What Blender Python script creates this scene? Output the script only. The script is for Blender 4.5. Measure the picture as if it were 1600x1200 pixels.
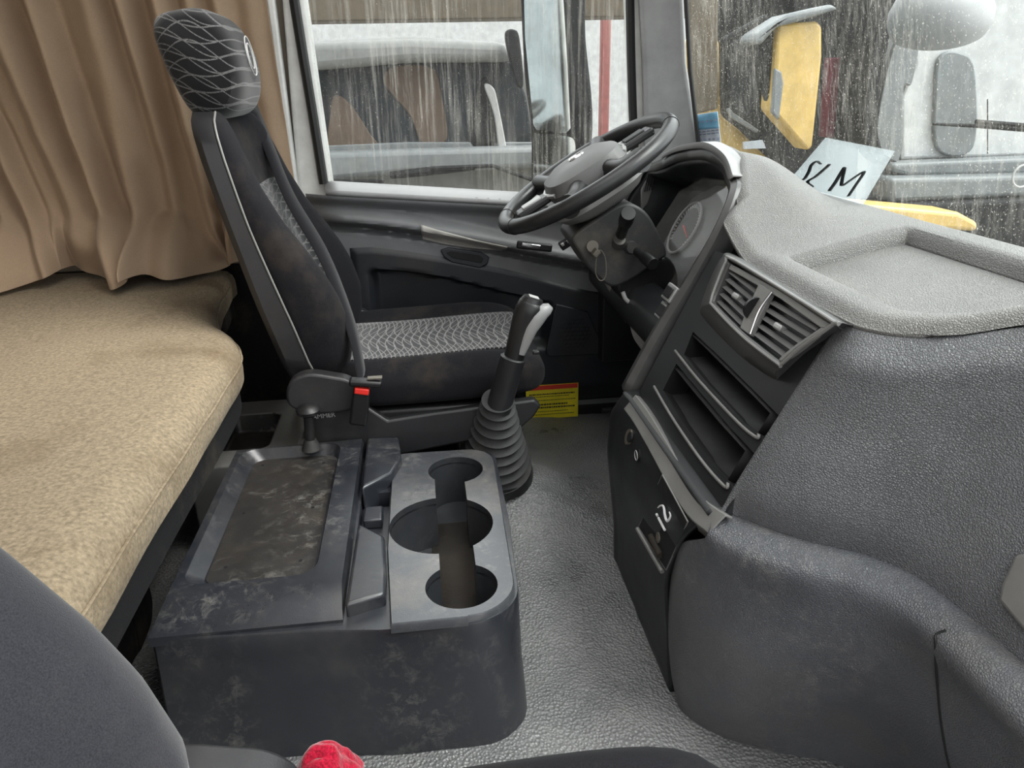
import bpy, bmesh, math, random
from mathutils import Vector, Matrix, noise
from math import sin, cos, pi, radians, sqrt, exp
random.seed(7)
for o in list(bpy.data.objects): bpy.data.objects.remove(o)
S = bpy.context.scene
COL = S.collection

# ------------------------------------------------------------------ camera
F = 1180.0; CH = 0.97
_p, _y, _r = radians(21.7), radians(6.5), radians(1.4)
fw = Vector((sin(_y)*cos(_p), cos(_y)*cos(_p), -sin(_p)))
r0 = Vector((cos(_y), -sin(_y), 0)); u0 = r0.cross(fw)
RT = r0*cos(_r) - u0*sin(_r); UP = u0*cos(_r) + r0*sin(_r)
cd = bpy.data.cameras.new('camera'); cam = bpy.data.objects.new('camera', cd); COL.objects.link(cam)
M = Matrix((RT, UP, -fw)).transposed().to_4x4(); M.translation = (0, 0, CH); cam.matrix_world = M
cd.sensor_width = 36; cd.lens = 36*F/1600; cd.clip_start = 0.02; cd.clip_end = 200
S.camera = cam
def P(px, py, ax, v):
    d = RT*((px-800)/F) + UP*((600-py)/F) + fw
    i = 'xyz'.index(ax); C = Vector((0, 0, CH)); t = (v-C[i])/d[i]
    return C + d*t

# ------------------------------------------------------------------ world, sun, exposure
W = bpy.data.worlds.new('overcast_sky'); S.world = W; W.use_nodes = True
wn = W.node_tree.nodes; wl = W.node_tree.links
bg = wn['Background']; bg.inputs['Strength'].default_value = 3.4
tc = wn.new('ShaderNodeTexCoord'); sx = wn.new('ShaderNodeSeparateXYZ'); cr = wn.new('ShaderNodeValToRGB')
wl.new(tc.outputs['Generated'], sx.inputs[0])
dt = wn.new('ShaderNodeVectorMath'); dt.operation = 'DOT_PRODUCT'; dt.inputs[1].default_value = (.50, .42, .55)   # overcast, brightest ahead of the truck
mr = wn.new('ShaderNodeMapRange'); mr.inputs[1].default_value = -.55; mr.inputs[2].default_value = .8
wl.new(tc.outputs['Generated'], dt.inputs[0]); wl.new(dt.outputs['Value'], mr.inputs[0]); wl.new(mr.outputs[0], cr.inputs[0]); wl.new(cr.outputs[0], bg.inputs[0])
cr.color_ramp.elements[0].position = 0.0; cr.color_ramp.elements[0].color = (.17, .175, .185, 1)
cr.color_ramp.elements[1].position = 1.0; cr.color_ramp.elements[1].color = (1, 1, 1, 1)
sd = bpy.data.lights.new('sun', 'SUN'); sd.energy = 3.6; sd.angle = radians(35); sd.color = (1, .97, .92)
so = bpy.data.objects.new('sun', sd); COL.objects.link(so)
so.rotation_euler = Vector((-.55, .25, -.80)).to_track_quat('-Z', 'Y').to_euler()
S.view_settings.view_transform = 'Standard'; S.view_settings.look = 'None'
S.view_settings.exposure = 0.4; S.view_settings.gamma = 1; S.view_settings.use_curve_mapping = False

# ------------------------------------------------------------------ materials
def newmat(name):
    m = bpy.data.materials.new(name); m.use_nodes = True
    nt = m.node_tree; return m, nt, nt.nodes['Principled BSDF']
def N(nt, t, **kw):
    n = nt.nodes.new(t)
    for k, v in kw.items():
        if hasattr(n, k): setattr(n, k, v)
        else: n.inputs[k].default_value = v
    return n
def coords(nt, scale=(1, 1, 1), rot=(0, 0, 0)):
    t = nt.nodes.new('ShaderNodeTexCoord'); mp = nt.nodes.new('ShaderNodeMapping')
    mp.inputs['Scale'].default_value = scale; mp.inputs['Rotation'].default_value = rot
    nt.links.new(t.outputs['Object'], mp.inputs[0]); return mp.outputs[0]
def ramp(nt, src, a, b, ca=(0, 0, 0, 1), cb=(1, 1, 1, 1)):
    r = nt.nodes.new('ShaderNodeValToRGB'); nt.links.new(src, r.inputs[0])
    r.color_ramp.elements[0].position = a; r.color_ramp.elements[1].position = b
    r.color_ramp.elements[0].color = ca; r.color_ramp.elements[1].color = cb
    return r.outputs[0]
def mix(nt, fac, a, b):
    m = nt.nodes.new('ShaderNodeMix'); m.data_type = 'RGBA'
    for s, i in ((fac, 0), (a, 6), (b, 7)):
        if hasattr(s, 'links') or isinstance(s, bpy.types.NodeSocket): nt.links.new(s, m.inputs[i])
        else: m.inputs[i].default_value = s
    return m.outputs[2]
def math_(nt, op, a, b=None):
    m = nt.nodes.new('ShaderNodeMath'); m.operation = op
    for i, s in enumerate((a, b)):
        if s is None: continue
        if isinstance(s, bpy.types.NodeSocket): nt.links.new(s, m.inputs[i])
        else: m.inputs[i].default_value = s
    return m.outputs[0]
def c4(c): return (c[0], c[1], c[2], 1)
def plastic(name, col, rough=.45, grain=0, gstr=.3, dirt=0, dirtcol=(.22, .17, .11), dscale=9, spec=.5, metal=0, scuff=0, coat=0, leather=False):
    m, nt, b = newmat(name); L = nt.links
    base = c4(col); v = coords(nt)
    n1 = N(nt, 'ShaderNodeTexNoise', Scale=dscale, Detail=8, Roughness=.65); L.new(v, n1.inputs['Vector'])
    cvar = mix(nt, ramp(nt, n1.outputs[0], .35, .7), c4([x*.85 for x in col]), c4([x*1.18 for x in col]))
    out = cvar
    if dirt:
        n2 = N(nt, 'ShaderNodeTexNoise', Scale=dscale*.6, Detail=10, Roughness=.72); L.new(v, n2.inputs['Vector'])
        f = math_(nt, 'MULTIPLY', ramp(nt, n2.outputs[0], .5, .78), dirt)
        out = mix(nt, f, out, c4(dirtcol))
    if scuff:
        n3 = N(nt, 'ShaderNodeTexNoise', Scale=38, Detail=14, Roughness=.8, Distortion=.5); L.new(v, n3.inputs['Vector'])
        n4 = N(nt, 'ShaderNodeTexNoise', Scale=7, Detail=4, Roughness=.6); L.new(coords(nt, (1, 1, .5), (.4, .3, .6)), n4.inputs['Vector'])
        f = math_(nt, 'MULTIPLY', math_(nt, 'MULTIPLY', ramp(nt, n3.outputs[0], .5, .72), ramp(nt, n4.outputs[0], .42, .68)), scuff)
        out = mix(nt, f, out, (.42, .40, .36, 1))
    L.new(out, b.inputs['Base Color'])
    L.new(ramp(nt, n1.outputs[0], .3, .75, (rough*.85,)*3+(1,), (min(1, rough*1.2),)*3+(1,)), b.inputs['Roughness'])
    b.inputs['Specular IOR Level'].default_value = spec; b.inputs['Metallic'].default_value = metal
    b.inputs['Coat Weight'].default_value = coat
    if grain:
        bp = nt.nodes.new('ShaderNodeBump'); bp.inputs['Strength'].default_value = gstr; bp.inputs['Distance'].default_value = .0015
        if leather:
            vo = nt.nodes.new('ShaderNodeTexVoronoi'); vo.feature = 'DISTANCE_TO_EDGE'; vo.inputs['Scale'].default_value = grain
            nz = N(nt, 'ShaderNodeTexNoise', Scale=grain*.6, Detail=2); L.new(v, nz.inputs['Vector'])
            va = nt.nodes.new('ShaderNodeVectorMath'); va.operation = 'MULTIPLY_ADD'
            L.new(nz.outputs['Color'], va.inputs[0]); va.inputs[1].default_value = (.002,)*3; L.new(v, va.inputs[2])
            L.new(va.outputs[0], vo.inputs['Vector'])
            L.new(ramp(nt, vo.outputs['Distance'], 0, .25), bp.inputs['Height'])
        else:
            g = N(nt, 'ShaderNodeTexNoise', Scale=grain, Detail=3); L.new(v, g.inputs['Vector']); L.new(g.outputs[0], bp.inputs['Height'])
        L.new(bp.outputs[0], b.inputs['Normal'])
    return m
def fabric(name, col, weave=900, fuzz=.3, dirt=0, dirtcol=(.25, .2, .13), sheen=.3, var=.25, dscale=6, wear=None):
    m, nt, b = newmat(name); L = nt.links; v = coords(nt)
    n1 = N(nt, 'ShaderNodeTexNoise', Scale=dscale, Detail=9, Roughness=.7); L.new(v, n1.inputs['Vector'])
    w = N(nt, 'ShaderNodeTexNoise', Scale=weave, Detail=2, Roughness=.6); L.new(v, w.inputs['Vector'])
    out = mix(nt, ramp(nt, w.outputs[0], .3, .7), c4([x*(1-var) for x in col]), c4([x*(1+var) for x in col]))
    if dirt:
        out = mix(nt, math_(nt, 'MULTIPLY', ramp(nt, n1.outputs[0], .49, .66), dirt), out, c4(dirtcol))
    L.new(out, b.inputs['Base Color']); b.inputs['Roughness'].default_value = .95
    b.inputs['Specular IOR Level'].default_value = .15
    b.inputs['Sheen Weight'].default_value = sheen; b.inputs['Sheen Roughness'].default_value = .4
    bp = nt.nodes.new('ShaderNodeBump'); bp.inputs['Strength'].default_value = fuzz; bp.inputs['Distance'].default_value = .001
    L.new(w.outputs[0], bp.inputs['Height']); L.new(bp.outputs[0], b.inputs['Normal'])
    return m
def pattern_fabric(name, ua, va, ku=22, kv=26, amp=.9, col=(.03, .03, .032), line=(.42, .42, .40), w=.055):
    m, nt, b = newmat(name); L = nt.links
    t = nt.nodes.new('ShaderNodeTexCoord'); s = nt.nodes.new('ShaderNodeSeparateXYZ'); L.new(t.outputs['Object'], s.inputs[0])
    u = s.outputs[ua]; vv = s.outputs[va]
    nz = N(nt, 'ShaderNodeTexNoise', Scale=3, Detail=1); L.new(t.outputs['Object'], nz.inputs['Vector'])
    fac = None
    for sg, ph in ((1, 0), (-1, .5), (.45, .2)):
        wv = math_(nt, 'SINE', math_(nt, 'ADD', math_(nt, 'MULTIPLY', vv, kv), ph*3))
        q = math_(nt, 'ADD', math_(nt, 'MULTIPLY', u, ku), math_(nt, 'MULTIPLY', wv, amp*sg))
        q = math_(nt, 'ADD', q, math_(nt, 'MULTIPLY', nz.outputs[0], 1.2*sg))
        d = math_(nt, 'ABSOLUTE', math_(nt, 'SUBTRACT', math_(nt, 'FRACT', q), .5))
        f = math_(nt, 'LESS_THAN', d, w)
        fac = f if fac is None else math_(nt, 'MAXIMUM', fac, f)
    wv = N(nt, 'ShaderNodeTexNoise', Scale=700, Detail=2); L.new(t.outputs['Object'], wv.inputs['Vector'])
    fac = math_(nt, 'MULTIPLY', fac, ramp(nt, wv.outputs[0], .3, .55))
    base = mix(nt, wv.outputs[0], c4([x*.6 for x in col]), c4([x*1.5 for x in col]))
    L.new(mix(nt, fac, base, c4(line)), b.inputs['Base Color']); b.inputs['Roughness'].default_value = .95
    b.inputs['Specular IOR Level'].default_value = .15; b.inputs['Sheen Weight'].default_value = .25
    bp = nt.nodes.new('ShaderNodeBump'); bp.inputs['Strength'].default_value = .3; bp.inputs['Distance'].default_value = .001
    L.new(wv.outputs[0], bp.inputs['Height']); L.new(bp.outputs[0], b.inputs['Normal'])
    return m
def glass(name, dust=.35, refl=1.0, tint=(1, 1, 1), streak=True):
    m = bpy.data.materials.new(name); m.use_nodes = True; nt = m.node_tree; nt.nodes.clear(); L = nt.links
    o = nt.nodes.new('ShaderNodeOutputMaterial'); tr = nt.nodes.new('ShaderNodeBsdfTransparent'); tr.inputs[0].default_value = c4(tint)
    gl = nt.nodes.new('ShaderNodeBsdfGlossy'); gl.inputs['Roughness'].default_value = .02
    fr = nt.nodes.new('ShaderNodeFresnel'); fr.inputs[0].default_value = 1.45
    mx = nt.nodes.new('ShaderNodeMixShader'); geo = nt.nodes.new('ShaderNodeNewGeometry'); L.new(math_(nt, 'MULTIPLY', math_(nt, 'MULTIPLY', fr.outputs[0], refl), math_(nt, 'SUBTRACT', 1.0, geo.outputs['Backfacing'])), mx.inputs[0]); L.new(tr.outputs[0], mx.inputs[1]); L.new(gl.outputs[0], mx.inputs[2])
    df = nt.nodes.new('ShaderNodeBsdfDiffuse'); df.inputs[0].default_value = (.72, .70, .64, 1)
    tl = nt.nodes.new('ShaderNodeBsdfTranslucent'); tl.inputs[0].default_value = (.72, .70, .64, 1)
    dd = nt.nodes.new('ShaderNodeMixShader'); dd.inputs[0].default_value = .6; L.new(df.outputs[0], dd.inputs[1]); L.new(tl.outputs[0], dd.inputs[2])
    v = coords(nt, (1, 1, .035)) if streak else coords(nt)
    n1 = N(nt, 'ShaderNodeTexNoise', Scale=85, Detail=8, Roughness=.8); L.new(v, n1.inputs['Vector'])
    n2 = N(nt, 'ShaderNodeTexNoise', Scale=3, Detail=4, Roughness=.6); L.new(coords(nt), n2.inputs['Vector'])
    n3 = N(nt, 'ShaderNodeTexNoise', Scale=260, Detail=2, Roughness=.6); L.new(coords(nt), n3.inputs['Vector'])
    a = math_(nt, 'MULTIPLY', ramp(nt, n1.outputs[0], .50, .70), ramp(nt, n2.outputs[0], .35, .65)) if streak else math_(nt, 'MULTIPLY', n2.outputs[0], .3)
    a = math_(nt, 'ADD', math_(nt, 'MULTIPLY', a, 1.8), math_(nt, 'MULTIPLY', ramp(nt, n3.outputs[0], .64, .72), 1.6 if streak else .1))
    a = math_(nt, 'ADD', a, .04)
    f = math_(nt, 'MINIMUM', math_(nt, 'MULTIPLY', a, dust), .9)
    m2 = nt.nodes.new('ShaderNodeMixShader'); L.new(f, m2.inputs[0]); L.new(mx.outputs[0], m2.inputs[1]); L.new(dd.outputs[0], m2.inputs[2])
    L.new(m2.outputs[0], o.inputs[0]); return m

MT = dict(
 leather=plastic('grained_dash_plastic', (.13, .133, .14), .42, 300, .7, .18, (.16, .14, .11), 5, leather=True),
 leather2=plastic('scuffed_kick_plastic', (.10, .104, .115), .42, 300, .6, .35, (.22, .19, .14), 6, scuff=.5, leather=True),
 panel=plastic('matte_dark_panel', (.018, .019, .021), .4, 900, .12, .12, (.09, .08, .065), 8, spec=.4),
 podgrey=plastic('vent_pod_grey', (.07, .07, .069), .35, 900, .1, .2, (.14, .13, .11)),  # panel plastic lightened so the vent pod's band looks lit
 dashtop=plastic('lit_dusty_dash_top', (.175, .172, .165), .42, 300, .7, .4, (.26, .245, .215), 5, leather=True),  # dash plastic lightened to carry windscreen light on top, plus dust
 bezel=plastic('silver_grey_trim', (.19, .188, .18), .38, 900, .1, .15, (.2, .18, .14)),
 console=plastic('console_plastic', (.019, .021, .027), .3, 700, .12, .3, (.14, .125, .105), 7, scuff=.5, spec=.8),
 consoletop=plastic('worn_console_top', (.055, .058, .065), .3, 500, .15, .4, (.25, .22, .17), 12, scuff=.5, spec=.8),
 mat=plastic('dash_mat', (.42, .40, .375), .5, 500, .3, .35, (.4, .37, .33), 4),
 tray=plastic('dirty_tray_plastic', (.026, .024, .023), .38, 300, .2, .5, (.09, .072, .052), 14, scuff=.7, spec=.7),
 cupw=plastic('cup_well_plastic', (.025, .027, .031), .4, 300, .1, .4, (.1, .08, .06), 9, scuff=.15),
 dirt=plastic('brown_dirt', (.03, .024, .018), .85, 200, .5, .5, (.09, .07, .045), 25),
 black=plastic('black_plastic', (.008, .008, .009), .4, 500, .1, .15, (.1, .09, .07)),
 void=plastic('deep_black', (.006, .006, .007), .7),
 shell=plastic('seat_shell', (.018, .018, .02), .45, 600, .15, .15, (.12, .1, .07)),
 chrome=plastic('chrome', (.75, .75, .75), .15, metal=1),
 silver=plastic('silver_paint', (.42, .42, .41), .4, metal=.5),
 steel=plastic('dull_steel', (.16, .145, .12), .45, metal=.4, dirt=.4),
 lightgrey=plastic('light_grey_plastic', (.48, .48, .47), .4),
 door=plastic('door_plastic', (.15, .153, .158), .45, 500, .2, .3, (.17, .14, .1), 5, scuff=.08),
 doordark=plastic('door_dark_plastic', (.016, .018, .022), .42, 500, .2, .25, (.12, .09, .06), 6),
 sill=plastic('sill_grey', (.25, .25, .25), .4, dirt=.3),
 white=plastic('white_painted_metal', (.78, .78, .75), .35, dirt=.12, dirtcol=(.45, .42, .36)),
 greypillar=plastic('grey_pillar_plastic', (.33, .335, .34), .5, 700, .1),
 rubber=plastic('rubber', (.022, .022, .023), .6, 300, .15, .45, (.12, .11, .09), 12),
 seal=plastic('black_seal', (.008, .008, .008), .55),
 rimleather=plastic('wheel_rim', (.02, .02, .021), .36, 500, .15, .1, spec=.5),
 pad=plastic('wheel_pad', (.12, .12, .118), .5, 600, .15, .15, (.15, .13, .1)),
 coldirty=plastic('dusty_column_plastic', (.035, .035, .036), .45, 400, .15, .55, (.2, .17, .12), 10),
 velvet=fabric('seat_velour', (.010, .010, .012), 700, .4, .25, (.07, .055, .04), .03, .4, 7),
 velvet2=fabric('passenger_velour', (.026, .027, .032), 800, .4, .1, (.12, .11, .1), .25, .3, 5),
 pattern=pattern_fabric('seat_pattern_cushion', 'X', 'Y', 50, 26, 1.1, (.022, .022, .024), (.27, .26, .25), .06),
 patternb=pattern_fabric('seat_pattern_back', 'Z', 'Y', 50, 40, .7, (.015, .015, .017), (.11, .11, .105), .07),
 patternh=pattern_fabric('headrest_pattern', 'Z', 'X', 34, 30, 1.0, (.005, .005, .006), (.12, .12, .12), .045),
 curtain=fabric('curtain_cloth', (.37, .27, .185), 500, .25, .15, (.2, .13, .08), .15, .1, 4),
 mattress=fabric('mattress_cloth', (.25, .20, .135), 170, 1.0, .85, (.13, .092, .052), .05, .3, 2.6),
 bedside=fabric('ribbed_dark_cloth', (.012, .012, .013), 500, .5, .1, sheen=.0),
 belt=fabric('belt_webbing', (.012, .012, .014), 900, .3, 0, sheen=.2),
 red=plastic('red_button', (.75, .03, .02), .4),
 towel=fabric('red_towel', (.36, .008, .03), 350, 1.0, 0, sheen=.5, var=.5),
 wall=plastic('beige_cab_wall', (.36, .31, .24), .8, 200, .2, .2, (.3, .25, .18)),
 ceil=plastic('grey_headliner', (.45, .44, .42), .9),
 brown=plastic('brown_floor_dirt', (.055, .042, .03), .75, 200, .6, .6, (.13, .1, .065), 18),
 yellow=plastic('yellow_paper', (.85, .72, .03), .5), redpaper=plastic('red_paper', (.7, .05, .03), .5),
 ink=plastic('black_ink', (.02, .02, .02), .6), whiteink=plastic('white_ink', (.85, .85, .85), .5),
 blue=plastic('blue_paper', (.22, .5, .72), .5), palepaper=plastic('pale_paper', (.62, .68, .76), .5),
 tape=plastic('silver_tape', (.42, .40, .37), .35, dirt=.3),
 truckwhite=plastic('truck_white', (.42, .425, .42), .4, dirt=.3, dirtcol=(.26, .25, .22)),
 truckgrey=plastic('truck_grey', (.17, .185, .19), .45, dirt=.3, dirtcol=(.25, .22, .17)),
 truckyellow=plastic('truck_yellow', (.60, .41, .13), .35, dirt=.15, dirtcol=(.3, .25, .15)),
 truckglass=plastic('truck_dark_glass', (.03, .035, .04), .5, dirt=.5, dirtcol=(.08, .06, .045), dscale=2, spec=.1),
 truckbeige=plastic('truck_seat_beige', (.10, .07, .05), .8),
 truckblack=plastic('truck_black_trim', (.012, .013, .014), .6, spec=.2),
 ground=plastic('yard_concrete', (.25, .24, .22), .9, 20, .3, .3, (.3, .27, .22), 1),
 visor=plastic('visor_grey', (.2, .205, .2), .6, spec=.2), building=plastic('pale_building', (.52, .53, .53), .8), rust=plastic('rusty_beam', (.10, .08, .055), .8, dirt=.4),
 redpaint=plastic('red_paint', (.35, .12, .11), .6), maroon=plastic('maroon_paint', (.16, .02, .04), .6),
 mirror=plastic('mirror_glass', (.8, .82, .82), .05, metal=1),
 wdglass=glass('dusty_door_glass', .26, .4, (.86, .88, .88)), wsglass=glass('dusty_windscreen_glass', .26, .5, (.88, .91, .91)),
 lens=glass('cluster_lens', .3, .8, streak=False),
)
# glossy rubber mat for the floor
def floor_mat():
    m, nt, b = newmat('grained_rubber_mat'); L = nt.links; v = coords(nt)
    n1 = N(nt, 'ShaderNodeTexNoise', Scale=5, Detail=8, Roughness=.65); L.new(v, n1.inputs['Vector'])
    n2 = N(nt, 'ShaderNodeTexNoise', Scale=20, Detail=10, Roughness=.75); L.new(v, n2.inputs['Vector'])
    out = mix(nt, ramp(nt, n1.outputs[0], .35, .7), (.15, .152, .155, 1), (.25, .25, .245, 1))
    out = mix(nt, math_(nt, 'MULTIPLY', ramp(nt, n2.outputs[0], .62, .75), .45), out, (.28, .22, .14, 1))
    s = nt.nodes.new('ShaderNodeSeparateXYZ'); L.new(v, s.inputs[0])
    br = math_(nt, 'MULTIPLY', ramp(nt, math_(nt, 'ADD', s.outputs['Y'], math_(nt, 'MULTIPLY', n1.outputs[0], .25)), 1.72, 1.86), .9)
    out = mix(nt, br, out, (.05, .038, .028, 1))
    L.new(out, b.inputs['Base Color'])
    L.new(ramp(nt, n1.outputs[0], .3, .7, (.24, .24, .24, 1), (.42, .42, .42, 1)), b.inputs['Roughness']); b.inputs['Specular IOR Level'].default_value = .7
    vo = nt.nodes.new('ShaderNodeTexVoronoi'); vo.inputs['Scale'].default_value = 190; L.new(v, vo.inputs['Vector'])
    bp = nt.nodes.new('ShaderNodeBump'); bp.inputs['Strength'].default_value = 1.0; bp.inputs['Distance'].default_value = .003
    L.new(vo.outputs['Distance'], bp.inputs['Height']); L.new(bp.outputs[0], b.inputs['Normal'])
    return m
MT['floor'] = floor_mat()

# ------------------------------------------------------------------ object helpers
WL = {}
def wl_(o): return WL.get(o.name, Vector((0, 0, 0)))
def link(o, parent):
    COL.objects.link(o)
    if parent is not None:
        o.parent = parent; o.matrix_parent_inverse = Matrix.Translation(-wl_(parent))
    return o
def tag(o, label=None, cat=None, group=None, kind=None):
    for k, v in (('label', label), ('category', cat), ('group', group), ('kind', kind)):
        if v: o[k] = v
    return o
def thing(name, label, cat, loc=(0, 0, 0), group=None):
    o = bpy.data.objects.new(name, None); COL.objects.link(o); o.location = loc; o.empty_display_size = .05
    WL[o.name] = Vector(loc); return tag(o, label, cat, group)
def mk(name, V, Fc, mat, parent=None, smooth=True, bevel=0, seg=3, sub=0, solid=0, off=-1, ang=35):
    me = bpy.data.meshes.new(name); me.from_pydata([tuple(v) for v in V], [], [tuple(f) for f in Fc]); me.validate()
    bm = bmesh.new(); bm.from_mesh(me)
    if not solid: bmesh.ops.remove_doubles(bm, verts=bm.verts, dist=1e-6)
    bmesh.ops.recalc_face_normals(bm, faces=bm.faces) if not solid else None
    bm.to_mesh(me); bm.free()
    me.materials.append(MT[mat] if isinstance(mat, str) else mat)
    o = bpy.data.objects.new(name, me); link(o, parent)
    if smooth:
        for p in me.polygons: p.use_smooth = True
    if solid:
        md = o.modifiers.new('s', 'SOLIDIFY'); md.thickness = solid; md.offset = off
    if bevel:
        md = o.modifiers.new('b', 'BEVEL'); md.width = bevel; md.segments = seg; md.limit_method = 'ANGLE'; md.angle_limit = radians(ang); md.harden_normals = False
    if sub:
        md = o.modifiers.new('u', 'SUBSURF'); md.levels = sub; md.render_levels = sub
    if smooth and not sub:
        try: me.set_sharp_from_angle(angle=radians(40))
        except Exception: pass
    return o
def cr_(p, t, closed=False):
    n = len(p)
    i = int(math.floor(t)); f = t-i
    def g(k):
        if closed: return p[k % n]
        if k < 0: return p[0]*2-p[1]
        if k >= n: return p[n-1]*2-p[n-2]
        return p[k]
    if not closed and i >= n-1: i = n-2; f = 1.0
    a, b, c, d = g(i-1), g(i), g(i+1), g(i+2)
    return 0.5*((b*2)+(c-a)*f+(a*2-b*5+c*4-d)*f*f+(b*3-a-c*3+d)*f*f*f)
def spl(pts, n, closed=False):
    p = [Vector(q) for q in pts]; m = len(p) if closed else len(p)-1
    return [cr_(p, m*i/(n if closed else n-1), closed) for i in range(n)]
def loft(rings, closed=True, cap=True):
    n = len(rings[0]); V = [v for r in rings for v in r]; Fc = []
    for i in range(len(rings)-1):
        for j in range(n if closed else n-1):
            k = (j+1) % n
            Fc.append((i*n+j, i*n+k, (i+1)*n+k, (i+1)*n+j))
    if cap and closed:
        Fc.append(tuple(range(n-1, -1, -1))); Fc.append(tuple(range((len(rings)-1)*n, len(rings)*n)))
    return V, Fc
def patch(rows, nu, nv):
    R1 = [spl(r, nv) for r in rows]
    cols = [spl([r[j] for r in R1], nu) for j in range(nv)]
    R2 = [[cols[j][i] for j in range(nv)] for i in range(nu)]
    return loft(R2, closed=False, cap=False)
def frame_(t):
    t = t.normalized(); a = Vector((0, 0, 1)) if abs(t.z) < .9 else Vector((1, 0, 0))
    x = t.cross(a).normalized(); return x, t.cross(x).normalized()
def tubevf(pts, r, n=12, closed=False, sc=(1, 1)):
    pts = [Vector(p) for p in pts]; rings = []; m = len(pts); x = None
    for i, p in enumerate(pts):
        if closed: t = pts[(i+1) % m]-pts[i-1]
        else: t = pts[min(i+1, m-1)]-pts[max(i-1, 0)]
        t.normalize()
        if x is None: x, y = frame_(t)
        else:
            x = (x-t*x.dot(t)).normalized(); y = t.cross(x)
        rr = r[i] if isinstance(r, (list, tuple)) else r
        rings.append([p+x*(cos(2*pi*k/n)*rr*sc[0])+y*(sin(2*pi*k/n)*rr*sc[1]) for k in range(n)])
    if closed: rings.append(rings[0]); return loft(rings, True, False)
    return loft(rings)
def tube(name, pts, r, mat, parent=None, n=12, smoothn=0, closed=False, **k):
    if smoothn: pts = spl(pts, smoothn, closed)
    return mk(name, *tubevf(pts, r, n, closed), mat, parent, **k)
def boxvf(c, s, rot=None):
    c = Vector(c); V = []
    for a in (-1, 1):
        for b in (-1, 1):
            for d in (-1, 1):
                q = Vector((a*s[0]/2, b*s[1]/2, d*s[2]/2))
                if rot: q = rot @ q
                V.append(c+q)
    return V, [(0, 1, 3, 2), (4, 6, 7, 5), (0, 4, 5, 1), (2, 3, 7, 6), (0, 2, 6, 4), (1, 5, 7, 3)]
def box(name, c, s, mat, parent=None, rot=None, bevel=.004, **k):
    return mk(name, *boxvf(c, s, rot), mat, parent, bevel=bevel, **k)
def prism(name, poly, d, mat, parent=None, bevel=.003, **k):
    """closed 3D polygon extruded by vector d"""
    poly = [Vector(p) for p in poly]; d = Vector(d); n = len(poly)
    V = poly+[p+d for p in poly]
    Fc = [tuple(range(n-1, -1, -1)), tuple(range(n, 2*n))]+[(i, (i+1) % n, n+(i+1) % n, n+i) for i in range(n)]
    return mk(name, V, Fc, mat, parent, bevel=bevel, **k)
def merge(*vfs):
    V = []; Fc = []
    for v, f in vfs:
        o = len(V); V += list(v); Fc += [tuple(i+o for i in q) for q in f]
    return V, Fc
def rrect(w, h, r, n=6, cx=0, cy=0):
    pts = []
    for (sx, sy, a0) in ((1, 1, 0), (-1, 1, 90), (-1, -1, 180), (1, -1, 270)):
        for k in range(n+1):
            a = radians(a0+90*k/n); pts.append((cx+sx*(w/2-r)+r*cos(a), cy+sy*(h/2-r)+r*sin(a)))
    return pts
def evalmesh(o):
    dg = bpy.context.evaluated_depsgraph_get(); return bpy.data.meshes.new_from_object(o.evaluated_get(dg))
def cut(o, cutters):
    """carve holes once, keep only the finished mesh"""
    for c in cutters:
        md = o.modifiers.new('c', 'BOOLEAN'); md.operation = 'DIFFERENCE'; md.object = c; md.solver = 'EXACT'; md.material_mode = 'TRANSFER'
    bpy.context.view_layer.update()
    me = evalmesh(o); o.modifiers.clear(); o.data = me
    for c in cutters: bpy.data.objects.remove(c)
    for p in me.polygons: p.use_smooth = True
    try: me.set_sharp_from_angle(angle=radians(35))
    except Exception: pass
    return o
def text(name, body, origin, xdir, ydir, size, mat, parent=None, ext=.0006, shear=0, bold=0):
    cu = bpy.data.curves.new(name, 'FONT'); cu.body = body; cu.size = size; cu.extrude = ext; cu.shear = shear; cu.offset = bold
    cu.align_x = 'CENTER'; cu.align_y = 'CENTER'
    t = bpy.data.objects.new('tmp', cu); COL.objects.link(t); bpy.context.view_layer.update()
    me = evalmesh(t); bpy.data.objects.remove(t)
    x = Vector(xdir).normalized(); y = Vector(ydir); y = (y-x*y.dot(x)).normalized(); z = x.cross(y)
    R = Matrix((x, y, z)).transposed()
    me.transform(Matrix.Translation(Vector(origin)) @ R.to_4x4())
    me.materials.clear(); me.materials.append(MT[mat]); me.name = name
    o = bpy.data.objects.new(name, me); link(o, parent); return o
def sm(a, b, x):
    t = max(0, min(1, (x-a)/(b-a))); return t*t*(3-2*t)
def nz(x, y, z=0, s=1): return noise.noise(Vector((x*s, y*s, z*s)))

# ================================================================== SETTING
# floor: one rubber mat with soft waves and a raised tunnel by the gear lever
def fz(x, y):
    h = .10*exp(-((x-.12)/.24)**2-((y-1.60)/.17)**2)
    h += .02*sm(.95, 1.5, y)*exp(-((x-.25)/.2)**2)
    h += .006*nz(x, y, 0, 6)+.003*nz(x, y, 3, 17)
    h += .010*exp(-((x-.26+.2*(y-1.0))/.05)**2)*exp(-((y-.92)/.09)**2)
    h += .010*exp(-((y-1.52+.35*(x-.2))/.03)**2)*sm(.16, .24, x)
    return h
nx, ny = 110, 150
V = []; Fc = []
for i in range(nx+1):
    for j in range(ny+1):
        x = -1.3+2.2*i/nx; y = -.05+2.25*j/ny; V.append((x, y, fz(x, y)))
for i in range(nx):
    for j in range(ny):
        a = i*(ny+1)+j; Fc.append((a, a+ny+1, a+ny+2, a+1))
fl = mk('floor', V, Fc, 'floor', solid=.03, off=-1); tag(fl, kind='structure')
cl_o = box('ceiling', (-.3, 1.15, 1.66), (2.05, 2.1, .04), 'ceil', bevel=0)
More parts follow.
